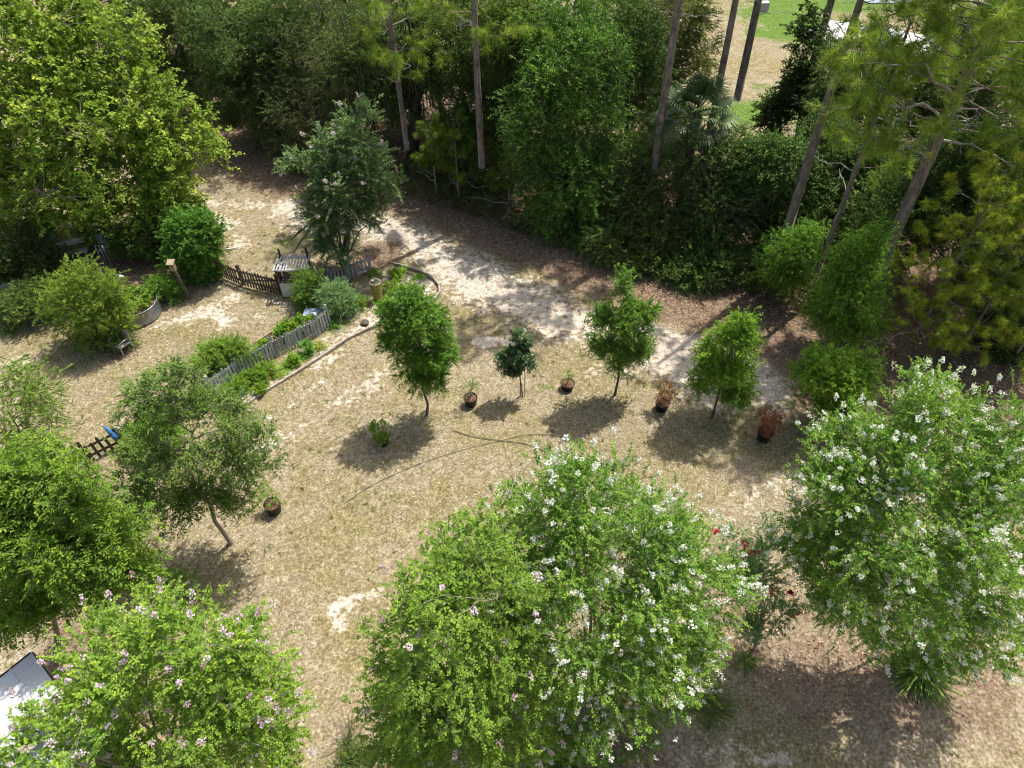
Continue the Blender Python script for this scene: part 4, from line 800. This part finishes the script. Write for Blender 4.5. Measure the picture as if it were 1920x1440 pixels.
# slatted stand
b_ = G(560, 556); root = empty('slatted_stand', (b_[0], b_[1], 0), 'weathered stand with slatted top and white front panel by the gate', 'garden stand')
u = nrm((G(580, 552) - G(526, 553))[None])[0]; v = np.array([-u[1], u[0], 0])
H1, H2 = 1.22, 1.5
cs = [(-.55, 0), (.45, 0), (.45, .8), (-.55, .8)]
for i, (a, c) in enumerate(cs):
    p = u * a + v * c; mb = MB(); mb.box((p[0], p[1], (H1 + (.35 if c else 0)) / 2), (.07, .07, H1 + (.35 if c else 0)), rz=math.atan2(u[1], u[0])); mb.build('post', MT['brownwood'], root, bevel=.005)
mb = MB()
for i in range(11):
    a = -.62 + 1.14 * i / 10; p0 = u * a - v * .08 + [0, 0, H1 + .02]; p1 = u * a + v * .88 + [0, 0, H1 + .02]; mb.bar(p0, p1, .06, .025)
mb.build('slatted_top', MT['greywood'], root)
mb = MB(); 
for c in (0, .8): mb.bar(u * -.65 + v * c + [0, 0, H1 - .035], u * .55 + v * c + [0, 0, H1 - .035], .04, .07)
mb.build('rails', MT['whitepaint'], root)
mb = MB(); mb.box(Vector(u * -.05 - v * .045) + Vector((0, 0, .33)), (1.0, .02, .6), rz=math.atan2(u[1], u[0])); mb.build('front_panel', MT['whitepaint'], root, bevel=.004)
mb = MB()
for i in range(6): c = .06 + i * .13; mb.bar(u * -.5 + v * c + [0, 0, .64], u * .4 + v * c + [0, 0, .64], .11, .02)
mb.build('shelf', MT['brownwood'], root)
# white arched trellis leg behind shrub
b_ = G(597, 560); root = empty('trellis', (b_[0], b_[1], 0), 'white narrow trellis standing among the shrubs right of the slatted stand', 'trellis'); mb = MB()
for sx in (-.22, .22): mb.tube([(sx, 0, 0), (sx, 0, 1.25), (sx * .6, 0, 1.42)], .016, 6)
mb.tube([(-.13, 0, 1.42), (.13, 0, 1.42)], .016, 6); mb.build('frame', MT['plasticwhite'], root, True)
mb = MB()
for z in (.3, .6, .9, 1.2): mb.tube([(-.22, 0, z), (.22, 0, z)], .01, 5)
mb.build('rungs', MT['plasticwhite'], root, True)
# blue grey storage box
b_ = G(592, 601); rz = math.atan2(u[1], u[0]); root = empty('storage_box', (b_[0], b_[1], 0), 'blue grey plastic box at the corner of the front picket fence', 'box', rz=rz)
mb = MB(); mb.hexa([Vector(p) for p in ((-.27, -.17, 0), (.27, -.17, 0), (.27, .17, 0), (-.27, .17, 0), (-.31, -.2, .36), (.31, -.2, .36), (.31, .2, .36), (-.31, .2, .36))]); mb.build('body', MT['bluegrey'], root, bevel=.015)
mb = MB(); mb.box((0, 0, .385), (.68, .46, .04)); mb.box((0, 0, .415), (.5, .3, .02)); mb.build('lid', MT['bluegrey'], root, bevel=.012)
# wooden drum
b_ = G(709, 561); root = empty('wooden_drum', (b_[0], b_[1], 0), 'round tapered wooden drum with mossy top in the flower bed', 'planter'); mb = MB()
for i in range(16):
    a0 = 2 * math.pi * (i + .04) / 16; a1 = 2 * math.pi * (i + .96) / 16; r0, r1 = .165, .195
    P = [Vector((r * math.cos(a), r * math.sin(a), z)) for z, ro in ((0, r0), (.78, r1)) for r, a in ((ro, a0), (ro, a1), (ro - .02, a1), (ro - .02, a0))]
    mb.hexa(P)
mb.build('staves', MT['tanwood'], root)
mb = MB(); mb.lathe([(.207, .74), (.207, .80), (.185, .80), (.18, .765), (0, .77)], 24); mb.build('rim', MT['tanwood'], root, True)
mb = MB(); mb.lathe([(.178, .785), (.1, .80), (0, .81)], 20); mb.build('moss_top', MT['hose'], root, True)
MT['mossy'] = surf('mossy_top', (0.16, 0.17, 0.03), (0.42, 0.40, 0.10), 14, .95, .1, .8); root.children[-1].data.materials[0] = MT['mossy']
mb = MB(); mb.lathe([(.0, 0), (.05, 0), (.06, .035), (.05, .04), (0, .02)], 14, (-.08, .03, .81)); tag(mb.build('dish', MT['plasticwhite'], None, True), 'small white dish resting on the wooden drum', 'dish').location = (b_[0], b_[1], 0)
# small stone
def rock(px, r, label, mat='stone'):
    import bmesh
    b_ = G(*px); bm = bmesh.new(); bmesh.ops.create_icosphere(bm, subdivisions=3, radius=r); wv = Wave(2.2 / r * .6)
    for v_ in bm.verts:
        f = 1 + .18 * wv(np.array(v_.co)[None])[0]; v_.co = Vector((v_.co.x * f, v_.co.y * f, v_.co.z * f * .6 + r * .3))
    me = bpy.data.meshes.new('stone'); bm.to_mesh(me); bm.free(); me.materials.append(MT[mat]); o = bpy.data.objects.new('stone', me); scene.collection.objects.link(o); o.location = (b_[0], b_[1], 0); tag(o, label, 'stone')
rock((684, 606), .13, 'dark stone on the pale mulch of the flower bed')
# birdhouse post
b_ = G(357, 560); root = empty('birdhouse_post', (b_[0], b_[1], 0), 'wooden birdhouse on a slightly tilted post beside the grass', 'birdhouse'); hz = Zat(b_, 505)
tp = np.array([-.12, 0, hz]); mb = MB(); mb.bar((0, 0, 0), tp, .08, .08); mb.build('post', MT['bark'], root)
mb = MB(); mb.box((-.13, 0, hz + .14), (.16, .17, .34)); hs_ = mb.build('house', MT['tanwood'], root, bevel=.006)
mb = MB(); M_ = Matrix.Rotation(R_(12), 3, 'X'); mb.box((-.13, -.02, hz + .33), (.26, .28, .025), M=M_); mb.build('roof', MT['tanwood'], hs_)
mb = MB(); mb.tube([(-.13, -.083, hz + .18), (-.13, -.092, hz + .18)], .022, 10); mb.build('entrance_hole', MT['black'], hs_)
# stock tank raised bed
b_ = G(262, 590); root = empty('stock_tank', (b_[0], b_[1], 0), 'round galvanised tank planter left of the birdhouse post', 'planter'); r = .78; h = .55; mb = MB()
prof = [(r * .98, 0)]
for i in range(12): z = h * (i + 1) / 13; prof.append((r + (.012 if i % 2 else -.004), z))
prof += [(r, h), (r + .025, h), (r + .025, h + .03), (r - .02, h + .03), (r - .02, h * .7)]
mb.lathe(prof, 48); mb.build('tank_wall', MT['galv'], root, True)
mb = MB(); mb.lathe([(r - .02, h * .8), (r * .5, h * .84), (0, h * .86)], 24); mb.build('soil', MT['soil'], root, True)
# plants in tank
P = np.stack([rng.uniform(-1, 1, 90) * .62, rng.uniform(-1, 1, 90) * .62, rng.uniform(.55, .8, 90)], 1); P = P[np.hypot(P[:, 0], P[:, 1]) < .72]
Pi = np.repeat(np.arange(len(P)), 5); V, F, rn, mi = sprays(P[Pi], nrm(rng.normal(0, .7, (len(Pi), 3)) + [0, 0, .7]), .18, 6, .11, .08, 60, .3, .5)
o = rawmesh('vine_plant', V + np.array([b_[0], b_[1], 0]), F, [MT['herb'], MT['bark']], rn, mi); tag(o, 'leafy vines growing inside the round galvanised tank', 'plant')
# hoses
def hose(label, pts, r=.010):
    P = [G(*p) for p in pts]; Q = []
    for i in range(len(P) - 1):
        p0, p1, p2, p3 = P[max(i - 1, 0)], P[i], P[i + 1], P[min(i + 2, len(P) - 1)]
        for t in np.linspace(0, 1, 8, endpoint=False): Q.append(.5 * (2 * p1 + (p2 - p0) * t + (2 * p0 - 5 * p1 + 4 * p2 - p3) * t * t + (3 * p1 - p0 - 3 * p2 + p3) * t ** 3))
    Q.append(P[-1]); mb = MB(); mb.tube([(q[0], q[1], .018 + .025 * float(Wave2(q[0], q[1], .8)) - .02) for q in Q], r, 6); tag(mb.build('garden_hose', MT['hose'], None, True), label, 'hose')
hose('dark garden hose curving from the lawn towards the white crape myrtle', [(848, 806), (880, 818), (930, 826), (980, 832), (1020, 846), (1060, 862), (1090, 890)])
hose('long thin green hose crossing the lawn diagonally', [(645, 945), (700, 908), (780, 872), (860, 846), (930, 829), (990, 816), (1040, 818), (1080, 830), (1110, 860)], .007)

# ------------------------------------------------------------------ junk corner on the left
def chair(px, label, rz, mat, frame, sc=1.0):
    b_ = G(*px); root = empty('garden_chair', (b_[0], b_[1], 0), label, 'chair', rz=rz); w_, dp, sh, bh = .46 * sc, .44 * sc, .40 * sc, .85 * sc
    mb = MB(); mb.box((0, 0, sh), (w_, dp, .035)); mb.build('seat', MT[mat], root, bevel=.01)
    mb = MB(); mb.box((0, dp / 2 + .05, (sh + bh) / 2 + .03), (w_, .03, bh - sh - .06), M=Matrix.Rotation(R_(-12), 3, 'X')); mb.build('backrest', MT[mat], root, bevel=.01)
    for x in (-w_ / 2, w_ / 2):
        for y in (-dp / 2, dp / 2):
            mb = MB(); mb.tube([(x * 1.08, y * 1.1, 0), (x, y, sh)], .016, 6); mb.build('leg', MT[frame], root, True)
    for x in (-w_ / 2 - .03, w_ / 2 + .03):
        mb = MB(); mb.tube([(x, -dp / 2, sh), (x, -dp / 2, sh + .22), (x, dp / 2, sh + .24)], .014, 6); mb.build('armrest', MT[frame], root, True)
    return root
chair((236, 660), 'small worn pinkish chair in front of the yellow green bush', -.5, 'pinkcloth', 'steel', .95)
b_ = G(228, 846); root = empty('furled_umbrella', (b_[0], b_[1], 0), 'furled blue umbrella leaning over the lower left picket fence', 'umbrella'); q0 = np.array([.1, .1, 0]); q1 = np.array([-.22, .2, .95]); dq = q1 - q0
mb = MB(); mb.tube([q0, q1 + dq * .04], .014, 6); mb.build('pole', MT['steel'], root, True)
mb = MB(); mb.tube([q0 + dq * .42, q0 + dq * .5, q0 + dq * .75, q0 + dq * 1.0], [.06, .085, .06, .02], 9); mb.build('canopy', MT['blue'], root, True)
chair((205, 480), 'grey metal frame chair in the shade under the sycamore', .3, 'greywood', 'steel', 1.0)
# two pale curved benches / boat-like slabs
def arcbench(label, px, L, rz):
    b_ = G(*px); root = empty('curved_bench', (b_[0], b_[1], 0), label, 'bench', rz=rz); mb = MB(); P = []
    for i in range(9): a = -.45 + .9 * i / 8; P.append(Vector((math.sin(a) * L, math.cos(a) * L * .45 - L * .4, .45)))
    for a, b in zip(P[:-1], P[1:]): mb.bar(a, b, .34, .05)
    mb.build('seat', MT['whitepaint'], root, bevel=.01)
    mb = MB()
    for a, b in zip(P[:-1], P[1:]): mb.bar(a + Vector((0, .2, .34)), b + Vector((0, .2, .34)), .04, .22)
    mb.build('backrest', MT['whitepaint'], root, bevel=.01)
    for q in (P[1], P[-2]): mb = MB(); mb.box((q.x, q.y, .21), (.08, .3, .42)); mb.build('leg', MT['whitepaint'], root, bevel=.01)
arcbench('pale curved bench under the sycamore behind the yellow green bush', (150, 492), 1.1, .45)
arcbench('shaded pale curved bench deeper under the sycamore', (100, 482), .9, .15)
# A-frame steel stand
b_ = G(207, 506); root = empty('folding_stand', (b_[0], b_[1], 0), 'leaning grey folding metal frame beside the pale bench', 'metal frame'); 
for x in (-.14, 0, .14): mb = MB(); mb.tube([(x, 0, 0), (x - .12, .2, 1.0)], .013, 6); mb.build('rod', MT['steel'], root, True)
mb = MB(); mb.tube([(-.27, .2, 1.0), (.03, .2, 1.0)], .013, 6); mb.tube([(-.16, .04, .2), (.13, .04, .2)], .011, 6); mb.build('crossbar', MT['steel'], root, True)
# shepherd's hook with white globe
b_ = G(243, 560); root = empty('lamp_hook', (b_[0], b_[1], 0), 'thin hook pole with white globe above the round tank', 'garden ornament'); mb = MB(); hz = Zat(b_, 518)
mb.tube([(-.2, 0, 0), (-.2, 0, hz), (-.15, 0, hz + .06), (.1, 0, hz + .06)], .009, 6); mb.build('pole', MT['steel'], root, True)
mb = MB(); mb.lathe([(0, .0)] + [(.09 * math.sin(math.pi * i / 10), .09 - .09 * math.cos(math.pi * i / 10)) for i in range(1, 10)] + [(0, .18)], 18, (.1, 0, hz - .13)); mb.build('globe', MT['plasticwhite'], root, True)
# teal umbrella folded
b_ = G(2, 585); root = empty('patio_umbrella', (b_[0], b_[1], 0), 'teal cloth umbrella at the left edge in deep shade', 'umbrella'); mb = MB(); mb.tube([(0, 0, 0), (0, 0, 1.9)], .022, 8); mb.build('pole', MT['steel'], root, True)
mb = MB(); k = 8; pr_ = [(.03, 1.95), (.35, 1.78), (.62, 1.5), (.66, 1.42)]; mb.lathe(pr_, k); mb.build('canopy', MT['teal'], root)
# orange ball-like bucket
b_ = G(54, 578); root = empty('bucket', (b_[0], b_[1], 0), 'small orange bucket among dark plants at the left edge', 'bucket'); mb = MB(); mb.lathe([(0, .0), (.10, 0), (.13, .24), (.14, .24), (.14, .26), (.12, .26), (.1, .03), (0, .03)], 18); mb.build('body', MT['orange'], root, True)
mb = MB(); mb.tube([(.13 * math.cos(a), 0, .25 + .12 * math.sin(a)) for a in np.linspace(0, math.pi, 9)], .004, 5); mb.build('handle', MT['steel'], root, True)
for px, l, rz, lab in (((25, 545), .55, .3, 'upper pale plank lying by the teal umbrella'), ((38, 560), .5, .9, 'lower grey plank lying by the teal umbrella')):
    b_ = G(*px); mb = MB(); mb.box((0, 0, .3), (l, .16, .04)); mb.box((-.18, 0, .14), (.12, .12, .28)); mb.box((.18, 0, .14), (.12, .12, .28)); o = mb.build('plank_bench', MT['greywood'], bevel=.005); o.location = (b_[0], b_[1], 0); o.rotation_euler = (0, 0, rz); tag(o, lab, 'bench')
# hanging white box at top (nest box on pine)
P_ = atY(1430, 6, G(1357, 300)[1] + .1); root = empty('nest_box', tuple(P_ - np.array([0, 0, .3])), 'white louvred box hanging high beside the twin pine', 'nest box'); mb = MB(); mb.box((0, 0, .2), (.5, .3, .3)); mb.build('body', MT['plasticwhite'], root, bevel=.01)
mb = MB()
for i in range(5): mb.box((-.2 + i * .1, 0, .02), (.05, .26, .1))
mb.build('slats', MT['plasticwhite'], root); mb = MB(); mb.tube([(-.25, 0, .3), (-.75, 0, .45)], .015, 6); mb.build('bracket', MT['steel'], root)

# ------------------------------------------------------------------ shed
ez, rz_ = 2.3, 2.75
A = G(60, 1226, ez); Bp = G(0, 1274, ez); d = nrm((Bp - A)[None])[0]; Rg = G(140, 1268, rz_); nv = np.array([d[1], -d[0], 0]); 
if (Rg - A) @ nv < 0: nv = -nv
hw = (Rg - A) @ nv; R0 = A + nv * hw; R0[2] = rz_; L = 5.0; C0 = A + nv * 2 * hw
root = empty('garden_shed', (R0[0] + d[0] * L / 2, R0[1] + d[1] * L / 2, 0), 'small shed with pale blue grey metal roof at the lower left', 'shed'); O_ = np.array(root.location)
def slope(p, q, nm):
    mb = MB(); p, q = p - O_, q - O_; up_ = nrm(np.cross(q - p, d)[None])[0]; up_ = up_ * np.sign(up_[2]); m = 12
    mb.hexa([Vector(x) for x in (p, q, q + d * L, p + d * L, p + up_ * .03, q + up_ * .03, q + d * L + up_ * .03, p + d * L + up_ * .03)])
    for i in range(m + 1): a = p + d * (L * i / m) + up_ * .04; c = q + d * (L * i / m) + up_ * .04; mb.bar(a, c, .03, .018)
    mb.build(nm, MT['roofmetal'], root)
slope(A, R0, 'roof'); slope(R0 + np.array([0, 0, .001]), C0, 'roof')
mb = MB(); mb.bar(R0 - O_ + [0, 0, .05], R0 - O_ + d * L + [0, 0, .05], .16, .03); mb.build('ridge_cap', MT['roofmetal'], root)
mb = MB(); mb.bar(A - O_ - nv * .02, A - O_ + d * L - nv * .02, .03, .09); mb.bar(A - O_ - d * .02, R0 - O_ - d * .02, .03, .09); mb.bar(R0 - O_ - d * .02, C0 - O_ - d * .02, .03, .09); mb.build('fascia', MT['black'], root)
mb = MB(); ii = .22; w0 = A - O_ + nv * ii + d * ii; w1 = C0 - O_ - nv * ii + d * ii; w2 = w1 + d * (L - 2 * ii); w3 = w0 + d * (L - 2 * ii)
mb.hexa([Vector((p[0], p[1], 0)) for p in (w0, w1, w2, w3)] + [Vector((p[0], p[1], ez + .02)) for p in (w0, w1, w2, w3)]); mb.build('wall', MT['shedwall'], root)

# ------------------------------------------------------------------ shrubs and bed plants
def pshrub(base, label, lobes, leaf, nc, name='garden_shrub', cat='shrub', **k):
    a = dict(slen=.28, nl=10, ll=.06, lw=.03, ns=7, shell=.35, clump_r=.13, nlimb=7, ntwig=40, stems=2, trunk_r=.022, up=.5, zmin=.08); a.update(k); b_ = G(*base); ns = a.pop('ns')
    return broadleaf(name, label, cat, b_, lobes_px(b_, lobes), leaf, 'bark', nc, ns, **a)
pshrub((185, 640), 'rounded yellow green bush in front of the shaded benches', [(165, 560, 68, 66), (120, 590, 38, 45), (205, 580, 40, 50), (150, 515, 38, 30), (185, 620, 55, 25), (215, 530, 22, 22)], 'crape_yellow', 520, color=(.95, .9, .7), ll=.07, lw=.04)
pshrub((365, 520), 'tall dark green leafy shrub at the left end of the picket fence', [(365, 450, 50, 58), (385, 425, 32, 34), (345, 485, 42, 36), (385, 500, 34, 26), (340, 440, 30, 40)], 'young', 520, ll=.10, lw=.05, color=(.75, .9, 1.0))
pshrub((590, 572), 'pointed yellow green shrub right of the slatted stand', [(578, 540, 30, 32), (595, 520, 18, 20), (575, 565, 24, 12)], 'herb', 110, ll=.11, lw=.025)
pshrub((640, 588), 'dense grey green shrub between stand and wooden drum', [(632, 555, 32, 28), (655, 570, 22, 22), (612, 560, 18, 24)], 'crape_dark', 200, color=(1.5, 1.5, 1.3), ll=.05)
pshrub((310, 560), 'low bright bush beside the birdhouse post', [(300, 538, 30, 20), (325, 545, 18, 15)], 'herb', 90, ll=.09, lw=.03, color=(.7, .9, .8))
pshrub((400, 515), 'leafy ground shrub at the foot of the tall dark shrub', [(395, 520, 28, 14), (370, 545, 30, 10)], 'young', 110, color=(1.0, 1.1, .9))
pshrub((60, 590), 'dark shaded bush at the left edge by the orange bucket', [(60, 560, 60, 34), (30, 590, 45, 26), (100, 590, 35, 20)], 'oak', 420, ll=.09, lw=.045)
pshrub((70, 515), 'dark shrub mass in deep shade behind the teal umbrella', [(50, 470, 60, 50), (110, 500, 45, 30), (20, 500, 50, 40)], 'oak', 520, ll=.09, lw=.045, color=(.7, .7, .7))
pshrub((300, 480), 'shaded shrub between the sycamore and the tall dark shrub', [(280, 440, 50, 40), (310, 470, 30, 24), (235, 450, 40, 30)], 'oak', 380, ll=.09, lw=.045, color=(.8, .9, .8))
pshrub((425, 692), 'spreading light green bush at the near end of the planting bed', [(415, 662, 38, 24), (445, 655, 22, 14), (400, 684, 24, 16)], 'herb', 240, ll=.08, lw=.035)
pshrub((290, 840), 'lush green lily bed shrub under the leaning tree by the fence', [(300, 800, 45, 30), (270, 825, 30, 20)], 'herb', 160, ll=.13, lw=.04, color=(.8, .95, .8))
pshrub((330, 1115), 'small lavender blooming shrub right of the dense green tree', [(320, 1095, 32, 22), (345, 1080, 20, 18)], 'crape', 50, ll=.045, flowers=('pink', 5, .03, .14, 34), gap=-.8)
pshrub((1330, 1365), 'small fine leaved yellow green bush below the white crape myrtle', [(1332, 1325, 34, 30)], 'herb', 90, ll=.045, lw=.012, color=(.8, .8, .7))
pshrub((1445, 1010 + 10), 'thin dark shoots beside the red crape myrtle', [(1440, 985, 10, 28)], 'crape_dark', 16, ll=.04)
pshrub((245, 650), 'dark green low bush next to the small worn chair', [(225, 635, 24, 16)], 'oak', 60, ll=.07, color=(1.2, 1.3, 1.1))
# strap-leaved clumps
straps('large arching strap leaf clump under the right white crape myrtle', G(1722, 1262), 260, 1.0, .03, spread=.28)
straps('strap leaf clump at the bottom below the two foreground crape myrtles', G(1045, 1425), 180, .85, .026, spread=.2)
straps('dark low strap leaf tuft under the red crape myrtle', G(1395, 1240), 80, .45, .018, spread=.12)
straps('spiky lily clump with long leaves at the left end of the bed', G(385, 690), 110, .8, .045, 'herb', spread=.25)
straps('yellow flowering lily clump under the leaning tree', G(262, 838), 150, .75, .035, 'herb', spread=.35, flowers=('yellow', 6), name='lily_clump')
straps('low strap leaf tuft in shade at the left edge of the lawn', G(20, 618), 90, .55, .03, spread=.2)
lt = 'small garden plants between fence and stone edging'
for i, (x, y, r, h, c, lab) in enumerate([(470, 722, .32, .38, (1, 1, .8), 'leafy plant at the near end of the bed outside the fence'), (505, 705, .34, .45, (1.1, 1.1, .8), 'orange specked tall plant in the dense part of the bed'), (535, 690, .3, .35, (.8, 1, .9), 'third low plant outside the grey picket fence'),
                                        (560, 672, .22, .4, (.6, 1, .7), 'dark tuft before the bare part of the bed'), (580, 660, .2, .35, (.7, 1, 1.2), 'bluish plant alone on the pale mulch'), (600, 650, .18, .35, (1.2, 1, .8), 'spiky light plant right of the bluish one'), (435, 745, .3, .4, (.8, 1, .8), 'plant at the very near end of the stone edging'),
                                        (490, 735, .2, .25, (1.1, 1.1, .8), 'small plant touching the stone edging'), (628, 610, .24, .5, (.9, 1.2, 1.1), 'soft feathery plant by the fence corner'), (675, 575, .3, .3, (1.3, 1.2, .8), 'yellowish ground plant left of the wooden drum'),
                                        (735, 545, .3, .3, (1.3, 1.25, .9), 'light plant right of the wooden drum'), (783, 520, .16, .3, (.8, 1.1, .7), 'green tuft inside the curve of the edging'), (757, 507, .18, .3, (.9, 1.1, .7), 'green tuft at the upper end of the edging'), (745, 520, .25, .25, (1.3, 1.2, .8), 'pale weed patch in the round end of the bed'),
                                        (700, 515, .3, .4, (.6, .8, .7), 'dark plant at the end of the shaded picket fence'), (720, 580, .22, .22, (1.2, 1.1, .7), 'low plant behind the first young tree'), (452, 732, .34, .4, (1.0, 1.1, .8), 'dense plant against the fence near its left end'), (520, 700, .26, .3, (1.3, 1.2, .8), 'yellow green plant halfway along the outer bed'), (485, 712, .3, .42, (.9, 1.1, .8), 'bushy plant leaning on the fence in the outer bed'), (550, 682, .22, .3, (1.1, 1.15, .8), 'last plant before the pale mulch')]):
    if i % 3 == 2 or i in (3, 11, 12): straps(lab, G(x, y), 70, h * 1.3, .02, 'herb', name='garden_plant', group=lt, color=c, spread=r * .5)
    else: bush(lab, G(x, y), r * 1.15, h * 1.3, 1700, .065, .032, group=lt, color=c)
for i, (x, y, r, h, lab) in enumerate([(500, 662, .3, .3, 'pale creeping plant inside the bed behind the fence'), (535, 640, .34, .4, 'bright squash plant in the middle of the inner bed'), (565, 620, .3, .35, 'orange flecked plant near the box in the inner bed'), (590, 612, .22, .3, 'vine plant right against the fence corner'), (480, 680, .3, .35, 'climbing vine over the grey picket tops'), (548, 632, .28, .42, 'broad leaved bright plant next to the squash')]):
    bush(lab, G(x, y), r, h + .2, 1300, .10, .07, group='vegetables in the bed behind the fence', color=(1, 1.05, .8), nl=6)
# dead brush at the bottom
b_ = G(655, 1395); pa = []
for _ in range(46):
    a = rng.uniform(0, 6.28); r0 = rng.uniform(0, .1); r1 = rng.uniform(.1, .42); pa.append((curve((r0 * math.cos(a), r0 * math.sin(a), 0), (r1 * math.cos(a), r1 * math.sin(a), rng.uniform(.5, 1.1)), 5, .06), np.linspace(.008, .003, 5)))
tv, tf = tubes(pa, 4); o = rawmesh('dead_brush', tv, tf, MT['palebark'], None, None, None, True); o.location = (b_[0], b_[1], 0); tag(o, 'bundle of dry leafless stalks at the bottom edge', 'dead shrub')
pshrub((660, 1430), 'dark green seedling at the foot of the dry stalks', [(662, 1420, 22, 16)], 'oak', 26, ll=.06)
